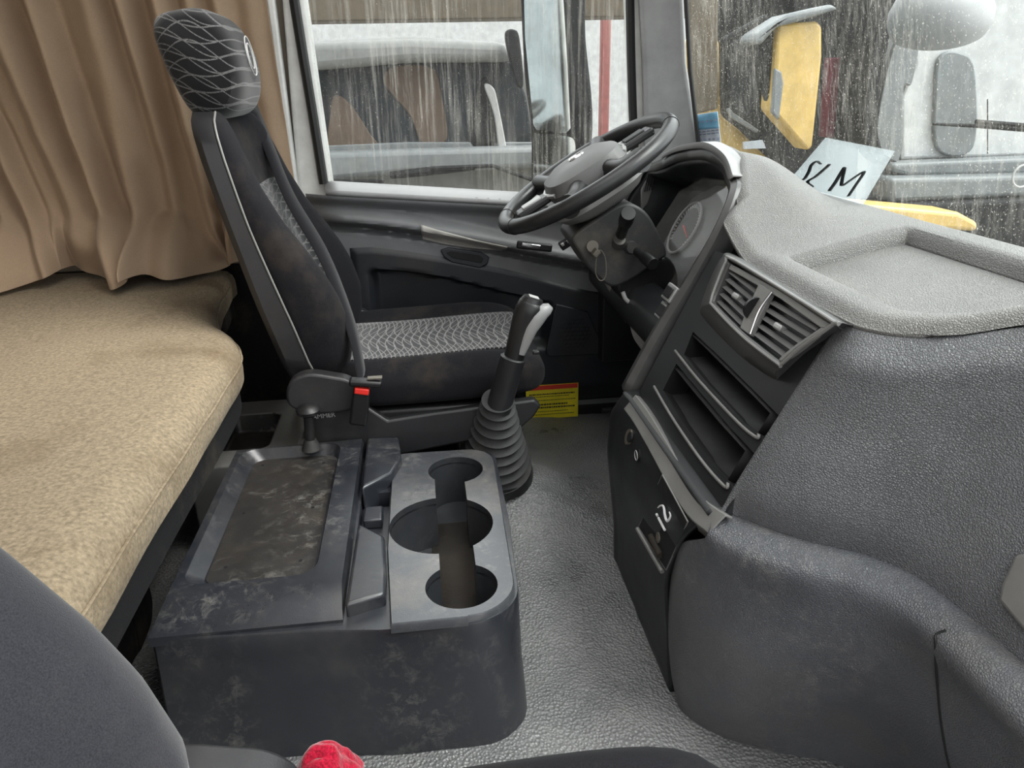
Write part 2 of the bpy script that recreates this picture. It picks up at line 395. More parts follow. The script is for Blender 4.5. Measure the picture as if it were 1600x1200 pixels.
cut(cl_o, [mk('cutter', *boxvf((.12, 1.1, 1.66), (.85, .85, .2)), 'ceil')]); tag(cl_o, kind='structure')   # unseen roof opening, added to let skylight onto console and floor
tag(box('wall_back', (-1.27, 1.1, .85), (.04, 2.3, 1.64), 'wall', bevel=0), kind='structure')
# side wall behind the curtain
tag(box('wall_left', (-.79, 2.24, .80), (.98, .04, 1.74), 'wall', bevel=0), kind='structure')
tag(box('trim_7', (-.79, 2.205, .26), (.98, .02, .5), 'bedside', bevel=.004), kind='structure')
tag(box('wall_front', (.80, 1.12, .33), (.03, 2.0, .68), 'black', bevel=0), kind='structure')
# B pillar in white metal
def P2(px, py, y=2.15): return P(px, py, 'y', y)
bp = [(-.345, 2.17, .35), (-.305, 2.17, 1.30), (-.30, 2.17, 1.62), (-.24, 2.17, 1.62), (-.255, 2.17, 1.25), (-.225, 2.17, .35)]
tag(prism('trim_1', bp, (0, .08, 0), 'white', bevel=.012), kind='structure')
tag(box('trim_4', (-.335, 2.165, .95), (.02, .03, 1.3), 'white', bevel=.006), kind='structure')
# A pillar: grey plastic cover over the white metal
ap = [P2(1012, 345, 2.12), P2(1008, 245, 2.12), P2(1004, 100, 2.12), P2(996, -60, 2.12), P2(990, -420, 2.12), P2(1058, -420, 2.06), P2(1066, -60, 2.06), P2(1073, 100, 2.06), P2(1100, 262, 2.06), P2(1112, 350, 2.06)]
tag(prism('trim_2', ap, (.02, .09, 0), 'greypillar', bevel=.012), kind='structure')
o = mk('trim_5', *tubevf([P2(1068, -420, 2.05), P2(1072, 0, 2.05), P2(1078, 110, 2.05), P2(1096, 262, 2.05)], .006, 8), 'seal'); tag(o, kind='structure')
# ---------------- driver's door (setting) : panel relief + glass + seal
wy = 2.165
def sillz(x): return .705-.095*(x+.24)
door = bpy.data.objects.new('door_1', None); COL.objects.link(door); door.location = (.15, 2.2, 0); WL['door_1'] = Vector((.15, 2.2, 0)); tag(door, kind='structure')
def armz(x): return .635-.15*sm(-.3, .75, x)-.06*(x+.25)*0.6
def dy(x, z):
    """inner surface of the door, smaller = closer to the driver"""
    y = 2.135
    s = sillz(x)
    y -= .03*sm(s-.035, s-.005, z)                     # sill ledge
    a = armz(x)
    y -= .055*sm(a-.02, a+.008, z)*(1-sm(a+.015, a+.05, z)*.55)*sm(-.32, -.2, x)   # armrest ridge
    y -= .030*(1-sm(a-.028, a-.018, z))
    # long pocket recess
    top = .50-.17*sm(-.15, .5, x)*.8; bot = .23
    e = sm(-.16, -.13, x)*(1-sm(.33, .37, x))
    ins = e*sm(bot, bot+.03, z)*(1-sm(top-.016, top, z))
    y += .04*ins
    y += .02*(1-sm(.06, .12, z))
    return y
nx, nzz = 170, 130
V = []; Fc = []
for i in range(nx+1):
    x = -.30+1.0*i/nx
    s = sillz(x)
    for j in range(nzz+1):
        z = .02+(s-.02)*j/nzz
        V.append((x, dy(x, z), z))
for i in range(nx):
    for j in range(nzz):
        a = i*(nzz+1)+j; Fc.append((a, a+1, a+nzz+2, a+nzz+1))
mk('door_panel', V, Fc, 'door', door)
# dark lower skin laid over the lower half as its own moulding
V = []; Fc = []
nx, nzz = 120, 80
for i in range(nx+1):
    x = -.20+.86*i/nx
    top = min(armz(x)-.062-.02*sm(.2, .5, x), .56)
    for j in range(nzz+1):
        z = .05+(top-.05)*j/nzz
        edge = min(j, nzz-j, i, nx-i)/2.0
        V.append((x, dy(x, z)-.006*min(1, edge), z))
for i in range(nx):
    for j in range(nzz):
        a = i*(nzz+1)+j; Fc.append((a, a+1, a+nzz+2, a+nzz+1))
mk('lower_panel', V, Fc, 'doordark', door)
# sill strip, light grey
V, Fc = patch([[(x, 2.09, sillz(x)+.004) for x in (-.245, 0, .3, .65)], [(x, 2.125, sillz(x)+.014) for x in (-.25, 0, .3, .65)], [(x, 2.18, sillz(x)+.022) for x in (-.25, 0, .3, .65)]], 6, 20)
mk('sill', V, Fc, 'sill', door, solid=.012, off=0)
# defroster slot on the sill
for px in (740, 758, 776):
    c = P(px, 317+(px-740)*.05, 'y', 2.1); box('vent_slot', (c.x, 2.108, sillz(c.x)+.012), (.024, .012, .004), 'seal', door, bevel=.001)
# taped armrest piece
def strip_on_door(name, pts_top, pts_bot, mat, off, th, par):
    rows = []
    for t in (0, .33, .66, 1):
        rows.append([Vector((a[0]+(b[0]-a[0])*t, 0, a[1]+(b[1]-a[1])*t)) for a, b in zip(pts_top, pts_bot)])
    V, Fc = patch(rows, 10, 30)
    V = [Vector((v.x, dy(v.x, v.z)-off, v.z)) for v in V]
    return mk(name, V, Fc, mat, par, solid=th, off=0)
def dz(px, py, y=2.09): q = P(px, py, 'y', y); return (q.x, q.z)
t_ = strip_on_door('silver_tape', [dz(657, 350), dz(700, 362), dz(750, 375), dz(792, 384)], [dz(660, 376), dz(700, 384), dz(750, 392), dz(788, 397)], 'tape', .004, .002, door)
tag(t_, 'strip of dull silver tape along the armrest')
# pull handle recess below the armrest
hp = [dz(688, 392), dz(700, 388), dz(752, 395), dz(765, 403), dz(762, 414), dz(750, 420), dz(706, 411), dz(694, 403)]
prism('door_pull', [(x, dy(x, z)-.008, z) for x, z in hp], (0, .012, 0), 'doordark', door, bevel=.003)
hq = [dz(697, 396), dz(703, 393), dz(750, 400), dz(756, 405), dz(752, 412), dz(708, 404)]
prism('door_pull_recess', [(x, dy(x, z)-.0095, z) for x, z in hq], (0, .006, 0), 'void', door, bevel=.001)
# inner handle (chrome) and window switches near the wheel
c = Vector((.305, 2.065, .535))
box('door_handle_recess', P(835, 385, 'y', 2.06), (.10, .012, .022), 'black', door, bevel=.005, rot=Matrix.Rotation(radians(9), 3, 'Y'))
box('door_handle', P(830, 384, 'y', 2.052), (.055, .01, .012), 'chrome', door, bevel=.004, rot=Matrix.Rotation(radians(10), 3, 'Y'))
sw = box('window_switch_panel', P(888, 378, 'y', 2.03), (.052, .03, .02), 'black', door, bevel=.003, rot=Matrix.Rotation(radians(-30), 3, 'Y'))
for k in range(3):
    box('window_switch', P(879+k*9, 382-k*5, 'y', 2.012), (.008, .012, .007), 'silver', sw, bevel=.001, rot=Matrix.Rotation(radians(-30), 3, 'Y'))
# speaker grille
sg = [dz(868, 474, 2.1), dz(918, 486, 2.1), dz(943, 545, 2.1), dz(940, 553, 2.1), dz(856, 556, 2.1), dz(852, 548, 2.1)]
gr = prism('speaker_grille', [(x, dy(x, z)-.012, z) for x, z in sg], (0, .012, 0), 'doordark', door, bevel=.003)
cx, cz = dz(898, 520, 2.1); yy = dy(cx, cz)-.0135
vf = []
for i in range(-3, 4):
    for j in range(-3, 4):
        hx = cx+(i+.5*(j % 2))*.0145; hz = cz+j*.0125
        if (hx-cx)**2+(hz-cz)**2 < .045**2:
            ring = [(hx+.0068*cos(pi/6+k*pi/3), yy, hz+.0068*sin(pi/6+k*pi/3)) for k in range(6)]
            vf.append(tubevf(ring, .0009, 5, True))
mk('honeycomb', *merge(*vf), 'doordark', gr)
# yellow warning sticker low on the door
w0 = P(903, 597, 'y', 2.10); w1 = P(822, 655, 'y', 2.10)
x0, x1, z0, z1 = .27, w0.x, w1.z+.0, w0.z
x0 = w1.x
ys = min(dy(x0, z0), dy(x1, z1), dy(x0, z1), dy(x1, z0))-.010
st = box('warning_sticker', ((x0+x1)/2, ys, (z0+z1)/2), (x1-x0, .002, z1-z0), 'yellow', door, bevel=0); tag(st, 'yellow warning sticker with a red header and small print')
box('sticker_header', ((x0+x1)/2, ys-.0015, z1-.008), (x1-x0-.004, .001, .014), 'redpaper', st, bevel=0)
vf = []
for r_, (zz, h_) in enumerate(((z1-.030, .004), (z1-.038, .002), (z1-.050, .002), (z1-.064, .0045), (z1-.074, .0045), (z1-.087, .002), (z1-.097, .002))):
    if zz < z0+.006: continue
    xx = x0+.01
    while xx < x1-.012-(.02 if r_ % 2 else 0):
        wd = random.uniform(.003, .008); vf.append(boxvf((xx+wd/2, ys-.0013, zz), (wd, .0006, h_))); xx += wd+.0015
mk('sticker_print', *merge(*vf), 'ink', st, smooth=False)
# bottom rail of the door
box('door_bottom_rail', (.2, 2.15, .01), (.95, .06, .05), 'black', door, bevel=.01)
box('kick_pull', P(965, 640, 'y', 2.08), (.1, .012, .018), 'doordark', door, bevel=.005)

# window_1: glass in the door with black seal
win = bpy.data.objects.new('window_1', None); COL.objects.link(win); win.location = (.15, 2.2, .7); WL['window_1'] = Vector((.15, 2.2, .7)); tag(win, kind='structure')
wp = [P(515, 284, 'y', wy), P(498, 190, 'y', wy), P(462, -40, 'y', wy), P(440, -260, 'y', wy), P(985, -260, 'y', wy), P(984, -40, 'y', wy), P(990, 200, 'y', wy), P(1000, 330, 'y', wy), P(800, 312, 'y', wy), P(530, 292, 'y', wy)]
prism('window_glass', [p+Vector((0, .012, 0)) for p in wp], (0, .004, 0), 'wdglass', win, bevel=0, smooth=False)
ring = spl([wp[0]+Vector((-.004, 0, -.004)), wp[1], wp[2], wp[3]], 30)
mk('window_seal', *tubevf([p+Vector((-.012, -.004, 0)) for p in ring], .016, 8, sc=(1, .8)), 'seal', win)
ring = spl([wp[4], wp[5], wp[6], wp[7]], 30)
mk('window_seal', *tubevf([p+Vector((-.002, -.006, 0)) for p in ring], .012, 8), 'seal', win)
mk('window_seal', *tubevf(spl([wp[0]+Vector((-.01, 0, .0)), wp[0]+Vector((.004, 0, -.012)), wp[9]+Vector((.02, 0, -.004)), wp[8], wp[7]], 40), .006, 8), 'seal', win)
# white strip between the glass and the grey pillar
tag(prism('trim_3', [P2(990, 350, 2.16), P2(988, 250, 2.16), P2(985, 100, 2.16), P2(978, -60, 2.16), P2(972, -420, 2.16), P2(996, -420, 2.16), P2(1002, -60, 2.16), P2(1008, 100, 2.16), P2(1014, 260, 2.16), P2(1020, 350, 2.16)], (0, .05, 0), 'white', bevel=.006), kind='structure')

# window_2: the windscreen, gently wrapped
ws = bpy.data.objects.new('window_2', None); COL.objects.link(ws); ws.location = (.86, 1.1, .73); WL['window_2'] = Vector((.86, 1.1, .73)); tag(ws, kind='structure')
def wsx(y, z):
    e = max(0, (y-1.75)/.36); e2 = max(0, (.45-y)/.36)
    return .872-.10*e**2.2-.10*e2**2.2-.176*(z-.73)
rows = [[Vector((wsx(y, z), y, z)) for y in (2.11, 2.05, 1.95, 1.8, 1.5, 1.1, .7, .3, .1)] for z in (.66, .9, 1.2, 1.62)]
V, Fc = patch(rows, 12, 60); mk('windscreen_glass', V, Fc, 'wsglass', ws, solid=.004, off=0)
mk('windscreen_seal', *tubevf([Vector((wsx(y, .718)-.004, y, .718)) for y in [2.1-.05*i for i in range(41)]], .007, 8), 'seal', ws)

# ================================================================== BED
def smooth_ring(poly, n): return spl(poly, n, True)
out = [(-.372, .30), (-.372, .62), (-.372, .95), (-.368, 1.25), (-.370, 1.44), (-.385, 1.52), (-.41, 1.585), (-.455, 1.66), (-.49, 1.78), (-.515, 1.93), (-.535, 2.13), (-.57, 2.20), (-.9, 2.22), (-1.2, 2.22), (-1.24, 2.15), (-1.24, 1.2), (-1.24, .4), (-1.2, .26), (-.8, .24), (-.42, .25)]
ctr = Vector((-.85, 1.2, 0))
base = [Vector((a, b, 0)) for a, b in out]
fine = spl(base, 160, True)
def inset(v, d):
    q = Vector(v); dx = max(-d, min(d, q.x-ctr.x)); dyv = max(-d, min(d, q.y-ctr.y)); return Vector((q.x-dx, q.y-dyv, 0))
rings = []
for z, d in ((.425, .035), (.420, .010), (.430, .001), (.45, 0), (.472, .001), (.486, .005), (.500, .015), (.509, .032), (.514, .055)):
    r_ = [inset(v, d) for v in fine]
    rings.append([Vector((v.x+.003*nz(v.x, v.y, z, 9), v.y, z+.005*nz(v.x, v.y, z, 5))) for v in r_])
last = rings[-1]
for k in (.8, .6, .4, .2, .05):
    rr = []
    for v in last:
        q = ctr+(Vector((v.x, v.y, 0))-ctr)*k; rr.append(Vector((q.x, q.y, .517+.004*nz(q.x, q.y, 2, 5)+.008*nz(q.x, q.y, 8, 2))))
    rings.append(rr)
V, Fc = loft(rings)
mat_ = mk('mattress', V, Fc, 'mattress'); tag(mat_, 'beige stained bunk mattress with rounded corner behind the driver seat', 'mattress')
seam = [Vector((v.x+.0015, v.y, v.z)) for v in rings[4]]
mk('piping', *tubevf([p for p in seam if p.x > -.62 and p.y < 2.1 and p.y > .3], .0022, 6), 'mattress', mat_)
# bunk base
r2 = [[Vector((inset(v, d).x, inset(v, d).y, z)) for v in fine] for z, d in ((.01, .20), (.36, .20), (.362, .02), (.37, .012), (.415, .012))]
bb = mk('bunk_base', *loft(r2), 'bedside', bevel=.003); tag(bb, 'dark ribbed cloth bunk base under the beige mattress', 'bed base')

# ================================================================== CURTAIN
nu, nv = 360, 90
V = []; Fc = []
folds = [(-1.17, .05, .02), (-1.11, .045, .022), (-1.05, .04, .02), (-.97, .06, .035), (-.88, .05, .03), (-.78, .07, .04), (-.70, .045, .03), (-.61, .05, .028), (-.53, .05, .03), (-.46, .045, .018)]
for i in range(nu+1):
    u = i/nu
    for j in range(nv+1):
        t = (j/nv)**1.5                # 0 bottom, 1 top
        z = .512+1.08*t
        xb = -1.20+.845*u
        x = xb-.06*t*(1-u)+.15*(1-t)*(1-u)+.03*(1-t)*u
        y = 2.12+.02*u
        for k, (fx, fw_, am) in enumerate(folds):
            c_ = fx+.012*sin(3*t+k)
            a_ = am*(1+.35*sin(2.2*t*(1+.2*k)+k*1.7))
            y -= a_*1.9*exp(-((xb-c_)/(fw_*.48))**2)
        y += .008*nz(xb, t, 0, 14)+.006*sin(xb*90+3*sin(3*t))
        b = 1-sm(0, .17, t)            # lower hem spreads on the mattress
        y -= (.12*b**1.5*(1+.8*sin(xb*15+1))+.03*b*sin(xb*34))*(1-.5*sm(-.62, -.5, xb))
        y -= .05*sin(pi*b)*(.6+.4*sin(xb*19))
        x += .03*b*sin(xb*27)
        z = z+.020*b*(1+sin(xb*23+.7))*.8+.02*sin(pi*b)*(.5+.5*sin(xb*41))
        if x > -.62: z -= .0*b
        V.append((x, min(y, 2.185), z+.012))
for i in range(nu):
    for j in range(nv):
        a = i*(nv+1)+j; Fc.append((a, a+nv+1, a+nv+2, a+1))
cu = mk('curtain', V, Fc, 'curtain', solid=.003, off=0); tag(cu, 'light brown pleated curtain hanging behind the driver seat onto the mattress', 'curtain')
lb = P(70, 425, 'z', .53)
box('care_label', (lb.x, lb.y+.0, .542), (.055, .016, .002), 'palepaper', cu, bevel=.001, rot=Matrix.Rotation(radians(8), 3, 'Z') @ Matrix.Rotation(radians(25), 3, 'X'))

# ================================================================== SEATS
def interp(tab, z):
    for (a, b) in zip(tab, tab[1:]):
        if a[0] <= z <= b[0]:
            t = (z-a[0])/(b[0]-a[0]); t = t; return [p+(q-p)*t for p, q in zip(a[1:], b[1:])]
    return list(tab[0][1:] if z < tab[0][0] else tab[-1][1:])
#  z, back x, bolster thickness, half width
BT = [(.355, -.292, .07, .19), (.39, -.300, .125, .222), (.44, -.315, .155, .238), (.50, -.330, .172, .243), (.56, -.346, .172, .242), (.61, -.358, .160, .240),
      (.67, -.372, .135, .236), (.72, -.384, .112, .232), (.79, -.400, .092, .226), (.85, -.414, .083, .216), (.89, -.423, .076, .203), (.915, -.429, .068, .185), (.932, -.432, .052, .150)]
def make_seat(name, label, loc, vel, belt, emblem):
    L0 = Vector(loc); SH = Vector((0, 0, 0)) if belt else Vector((-.035, -.012, 0))
    s = thing(name, label, 'seat', loc)
    def Q(x, y, z): return Vector((x, y, z))+L0
    zs = [BT[0][0]+(BT[-1][0]-BT[0][0])*i/40 for i in range(41)]
    rb, rs, rc = [], [], []
    for z in zs:
        xb, th, w = interp(BT, z)
        ring = []
        for k in range(48):
            a = 2*pi*k/48; ca, sa = cos(a), sin(a)
            yy = w*(abs(sa)**.42)*(1 if sa > 0 else -1)
            f = .5+.5*(abs(ca)**.6)*(1 if ca > 0 else -1)
            if ca > 0:
                q = abs(yy)/max(w, .01)
                f = f*(1-.58*(1-sm(.35, .78, q)))
            ring.append(Q(xb+.022+f*(th-.022), yy, z))
        rb.append(ring)
    b_ = mk('backrest', *loft(rb), vel, s); b_.location = SH
    # hard shell behind
    rs = []
    for i, z in enumerate(zs):
        xb, th, w = interp(BT, z); d = .048+.012*sm(.75, .5, z)
        w2 = w+.004
        ring = [Q(xb+d, -w2, z), Q(xb+.02, -w2, z), Q(xb+.006, -w2+.012, z), Q(xb, -w2+.04, z), Q(xb, 0, z), Q(xb, w2-.04, z), Q(xb+.006, w2-.012, z), Q(xb+.02, w2, z), Q(xb+d, w2, z)]
        inn = [Q(xb+d, w2-.006, z), Q(xb+.03, w2-.008, z), Q(xb+.02, 0, z), Q(xb+.03, -w2+.008, z), Q(xb+d, -w2+.006, z)]
        rs.append(ring+inn)
    b_ = mk('backrest_shell', *loft(rs), 'shell', s); b_.location = SH
    b_ = mk('shell_piping', *tubevf([Q(interp(BT, z)[0]+.052+.012*sm(.75, .5, z), -interp(BT, z)[2]-.004, z) for z in zs], .0022, 6), 'bezel' if belt else 'shell', s)
    b_.location = SH
    # patterned centre panel on the front
    rows = []
    for z in [.42+.36*i/24 for i in range(25)]:
        xb, th, w = interp(BT, z); r_ = []
        for k in range(-8, 9):
            q = k/8*.50
            ca = sqrt(max(0, 1-abs(q)**(2/.42))); f = (.5+.5*ca**.6)*(1-.58*(1-sm(.35, .78, abs(q))))
            r_.append(Q(xb+.022+f*(th-.022)+.0035, q*w, z))
        rows.append(r_)
    b_ = mk('centre_panel', *loft(rows, False, False), 'patternb' if emblem else vel, s, solid=.003, off=0)
    b_.location = SH
    # headrest
    hr = []
    C0 = Vector((-.402, 0, 1.018)); tl = radians(-13)
    for k in range(25):
        v = -1+2*k/24
        yy = .142*v; e = (1-abs(v)**5)**(1/2.6) if abs(v) < 1 else 0
        e = max(e, .02)
        ring = []
        for m_ in range(40):
            a = 2*pi*m_/40; ca, sa = cos(a), sin(a)
            px_ = .074*e**.8*(abs(ca)**.62)*(1 if ca > 0 else -1)
            pz_ = .104*e**.6*(abs(sa)**.62)*(1 if sa > 0 else -1)
            if pz_ < 0: px_ *= 1-.2*(-pz_/.108)
            px_ -= .012*(pz_/.108)**2
            ring.append(Q(C0.x+px_*cos(tl)-pz_*sin(-tl)*-1*0+pz_*sin(tl), yy, C0.z+pz_*cos(tl)-px_*sin(tl)*.6))
        hr.append(ring)
    h = mk('headrest', *loft(hr), 'patternh' if emblem else vel, s)
    h.location = SH
    for yy in (-.06, .06):
        tube('headrest_post', [Q(-.405, yy, .90), Q(-.407, yy, .96)], .007, 'chrome', h)
    if emblem:
        em = []
        fx = -.318
        for (c1, rr) in (((.00, 1.055), .034), ((.00, 1.055), .022)):
            em.append(tubevf([Q(-.3235+.15*(-(c1[1]+rr*1.1*sin(a)-1.02))*.9, c1[0]+rr*cos(a), c1[1]+rr*1.1*sin(a)-.02) for a in [2*pi*k/28 for k in range(28)]], .0016, 5, True))
        mk('embroidered_emblem', *merge(*em), 'lightgrey', h)
    # cushion
    rings = []
    xs = [-.20, -.19, -.15, -.08, 0, .08, .15, .20, .235, .255, .262]
    for x in xs:
        fr = sm(.12, .262, x); rr = 1-.0*fr
        ek = 1-max(0, (x-.20)/.0625)**3*.35 if x > .20 else 1
        eb = 1 if x > -.19 else .9
        w = .252*ek*eb-.012*sm(.1, .25, x)
        ztop = .398+.010*sm(-.1, .2, x)-.018*sm(.2, .262, x)**2-.03*max(0, (x-.24)/.022)**2*.9
        zb = .318+.004*sm(0, .2, x)+.02*max(0, (x-.24)/.022)**2
        ring = []
        n = 48
        for k in range(n):
            a = 2*pi*k/n; ca, sa = cos(a), sin(a)
            yy = w*(abs(ca)**.42)*(1 if ca > 0 else -1)
            h_ = (ztop-zb)/2; zc = (ztop+zb)/2
            zz = zc+h_*(abs(sa)**.5)*(1 if sa > 0 else -1)
            if sa > 0:
                q = abs(yy)/.252; zz += .030*exp(-((q-.80)/.15)**2)*(1-fr*.7)
            ring.append(Q(x, yy, zz))
        rings.append(ring)
    mk('seat_cushion', *loft(rings), 'velvet', s, sub=1)
    rows = []
    for x in [-.19, -.1, -.02, .06, .13, .17, .20, .222]:
        fr = sm(.12, .262, x)
        ztop = .398+.010*sm(-.1, .2, x)-.018*sm(.2, .262, x)**2-.03*max(0, (x-.24)/.022)**2*.9+.0035
        rows.append([Q(x, .15*k/8-.01, ztop+.030*exp(-((abs(.15*k/8-.01)/.252-.80)/.15)**2)*(1-fr*.7)) for k in range(-8, 9)])
    mk('cushion_panel', *loft(rows, False, False), 'pattern' if emblem else 'velvet', s, solid=.004, off=0)
    # recliner covers and base skirt
    for sg in (-1, 1):
        rc_ = [(-.30, .385), (-.285, .415), (-.25, .428), (-.20, .418), (-.17, .408), (-.148, .385), (-.148, .352), (-.19, .338), (-.25, .338), (-.292, .355)]
        pts = [Q(a, sg*.243 if sg > 0 else -.278, b) for a, b in spl([(a, b, 0) for a, b in rc_], 40, True) and [(v.x, v.y) for v in spl([(a, b, 0) for a, b in rc_], 40, True)]]
        prism('recliner_cover', pts, (0, .035, 0), 'shell', s, bevel=.006)
    sk = [(-.275, .345), (-.14, .335), (-.10, .30), (.0, .31), (.22, .325), (.235, .31), (.22, .285), (.18, .25), (.1, .24), (-.08, .215), (-.22, .215), (-.27, .25)]
    for sg in (-1, 1):
        y0 = -.252 if sg < 0 else .235
        prism('seat_skirt', [Q(a, y0, b) for a, b in sk], (0, .027, 0), 'shell', s, bevel=.005)
    if emblem:
        text('maker_lettering', 'HAMMER', Q(-.238, -.2535, .322), (1, 0, .05), (0, 0, 1), .0145, 'lightgrey', s, ext=.0004)
        o = tube('skirt_cap', [Q(-.13, -.262, .245), Q(-.13, -.267, .245)], .014, 'black', s, n=24)
    box('seat_pan', Q(-.02, 0, .295), (.42, .47, .05), 'black', s, bevel=.01)
    box('suspension_box', Q(-.08, .06, .17), (.28, .28, .2), 'black', s, bevel=.02)
    box('seat_base', Q(-.08, .06, .06), (.30, .30, .1), 'black', s, bevel=.01)
    for yy in (-.2, .2):
        box('seat_rail', Q(-.08, yy*.7+.06, .118), (.30, .03, .022), 'black', s, bevel=.003)
    if belt:
        # shoulder strap down the backrest, then the buckle at the near side
        def strap(pts, w, name, wd):
            P_ = spl(pts, 40); V = []; Fc = []
            for p in P_: V += [p-wd*w/2, p+wd*w/2]
            for i in range(len(P_)-1): Fc.append((2*i, 2*i+1, 2*i+3, 2*i+2))
            return mk(name, V, Fc, 'belt', s, solid=.0025, off=0)
        wd = Vector((.35, .9, .1)).normalized()
        strap([Q(-.372, .175, .930), Q(-.335, .12, .835), Q(-.290, .03, .74), Q(-.215, -.09, .63), Q(-.165, -.19, .51), Q(-.145, -.262, .425), Q(-.145, -.285, .405)], .046, 'shoulder_strap', Vector((.25, .85, .35)).normalized())
        ro = Matrix.Rotation(radians(12), 3, 'Y')
        bk = box('buckle', Q(-.150, -.295, .358), (.036, .022, .085), 'black', s, bevel=.005, rot=ro)
        box('release_button', Q(-.143, -.303, .394), (.030, .016, .014), 'red', bk, bevel=.003, rot=ro); 
        tg = box('belt_tongue', Q(-.134, -.300, .410), (.066, .026, .014), 'black', s, bevel=.005, rot=Matrix.Rotation(radians(8), 3, 'Y'))
        box('tongue_slot', Q(-.115, -.300, .419), (.03, .014, .004), 'steel', tg, bevel=.001)
        box('lap_bracket', Q(-.135, .262, .36), (.03, .02, .06), 'lightgrey', s, bevel=.006, rot=Matrix.Rotation(radians(-40), 3, 'Y'))
    return s
make_seat('driver_seat', 'black driver seat with grey loop pattern, headrest and belt buckled at its side', (0, 1.76, 0), 'velvet', True, True)
make_seat('passenger_seat', 'plain charcoal passenger seat in the near left corner, beside the console', (.0, .268, 0), 'velvet2', False, False)

# red towel tucked between passenger seat and console
rows = []
for i in range(13):
    a = i/12; r_ = []
    for j in range(9):
        b = j/8
        x = -.20+.08*a; y = .66+.07*b
        z = .168+.075*sin(pi*min(1, a*.9+.05))*sin(pi*(.2+.65*b))+.012*nz(a, b, 0, 5)
        r_.append(Vector((x+.01*nz(b, a, 4, 4), y, z)))
    rows.append(r_)
tw = mk('towel', *patch(rows, 60, 40), 'towel', solid=.008, off=0); tag(tw, 'crumpled red terry towel tucked between passenger seat and console', 'towel')

# ================================================================== CENTRE CONSOLE
con = thing('center_console', 'black plastic centre console with lidded tray and cup holder between the seats', 'console', (-.16, 1.2, 0))
def ringz(pts, z, grow=0): return [Vector((p[0], p[1], z)) for p in pts]
# lower tub (plan outline with a big rounded near right corner)
pl = [(-.40, 1.46), (-.425, 1.42), (-.432, 1.0), (-.432, .95), (-.425, .938), (-.2, .925), (-.10, .910), (0, .905)]
for k in range(9):
    a = radians(-90+90*k/8); pl.append((.032+.082*cos(a), .985+.080*sin(a)))
pl += [(.124, 1.2), (.124, 1.40)]
for k in range(6):
    a = radians(90*k/5); pl.append((.075+.05*cos(a), 1.42+.05*sin(a)))
pl += [(-.2, 1.475)]
def scl(p, d): # push out from centre
    c = Vector((-.15, 1.2)); q = Vector(p)-c; return (c.x+q.x*(1+d), c.y+q.y*(1+d))
rings = [ringz([scl(p, d) for p in pl], z) for z, d in ((0.0, .035), (.10, .012), (.20, .002), (.229, 0), (.233, -.004))]
tub = mk('console_body', *loft(rings), 'console', con, bevel=.006)
# cup holder block
cp = [(-.092, 1.455), (-.094, 1.10), (-.083, .905), (-.02, .905), (.03, .905)]
for k in range(9):
    a = radians(-90+90*k/8); cp.append((.03+.078*cos(a), .985+.078*sin(a)))
cp += [(.113, 1.2), (.117, 1.38)]
for k in range(7):
    a = radians(90*k/6); cp.append((.062+.055*cos(a), 1.40+.055*sin(a)))
cp += [(-.06, 1.458)]
cc = mk('cup_holder', *loft([ringz(cp, .229), ringz(cp, .240), ringz([(p[0]+(.012-p[0])*.02, p[1]+(1.18-p[1])*.012) for p in cp], .245)]), 'consoletop', con)
cs = []
def cyl_(cx, cy, r, z0, z1, n=48, taper=1):
    R0 = [Vector((cx+r*taper*cos(2*pi*k/n), cy+r*taper*sin(2*pi*k/n), z0)) for k in range(n)]; R1 = [Vector((cx+r*cos(2*pi*k/n), cy+r*sin(2*pi*k/n), z1)) for k in range(n)]
    return mk('cutter', *loft([R0, R1]), 'cupw')
cs = [cyl_(.036, 1.365, .057, .14, .3, taper=.92), cyl_(.0, 1.165, .094, .14, .3, taper=.94), cyl_(.025, .982, .058, .14, .3, taper=.92)]
cs.append(mk('cutter', *boxvf((.022, 1.16, .22), (.058, .40, .16)), 'cupw'))
for c in cs: c.data.materials[0] = MT['cupw']
cs2 = []
for c in cs:
    c2 = c.copy(); c2.data = c.data.copy(); COL.objects.link(c2); cs2.append(c2)
cs2.append(mk('cutter', *boxvf((-.122, 1.22, .25), (.055, .19, .13)), 'console'))
cut(cc, cs); tub.modifiers.clear(); cut(tub, cs2)
md = cc.modifiers.new('b', 'BEVEL'); md.width = .003; md.segments = 2; md.limit_method = 'ANGLE'; md.angle_limit = radians(40)
dz_ = mk('well_dirt', [(-.02, .935, .1405), (.06, .935, .1405), (.06, 1.33, .1405), (-.02, 1.33, .1405)], [(0, 1, 2, 3)], 'dirt', con, solid=.002, off=1)
o_ = mk('coin', *tubevf([(-.012, .965, .142), (-.012, .965, .146)], .018, 24), 'steel', None); tag(o_, 'dull metal disc lying in the nearest cup well of the console', 'disc')
# middle strip between lid and cup block with a stepped gap
mp_ = [(-.148, 1.512), (-.08, 1.506), (-.072, 1.405), (-.090, 1.34), (-.146, 1.29)]
prism('console_step', [(a, b, .20) for a, b in mp_], (0, 0, .062), 'console', con, bevel=.006)
mp_ = [(-.146, 1.175), (-.098, 1.125), (-.092, 1.02), (-.092, .965), (-.150, .945)]
prism('console_step', [(a, b, .195) for a, b in mp_], (0, 0, .062), 'console', con, bevel=.006)
prism('console_latch_floor', [(-.150, 1.30, .18), (-.090, 1.30, .18), (-.090, 1.10, .18), (-.150, 1.10, .18)], (0, 0, .032), 'console', con, bevel=.004)
box('lid_latch', (-.125, 1.245, .222), (.035, .05, .02), 'console', con, bevel=.004)
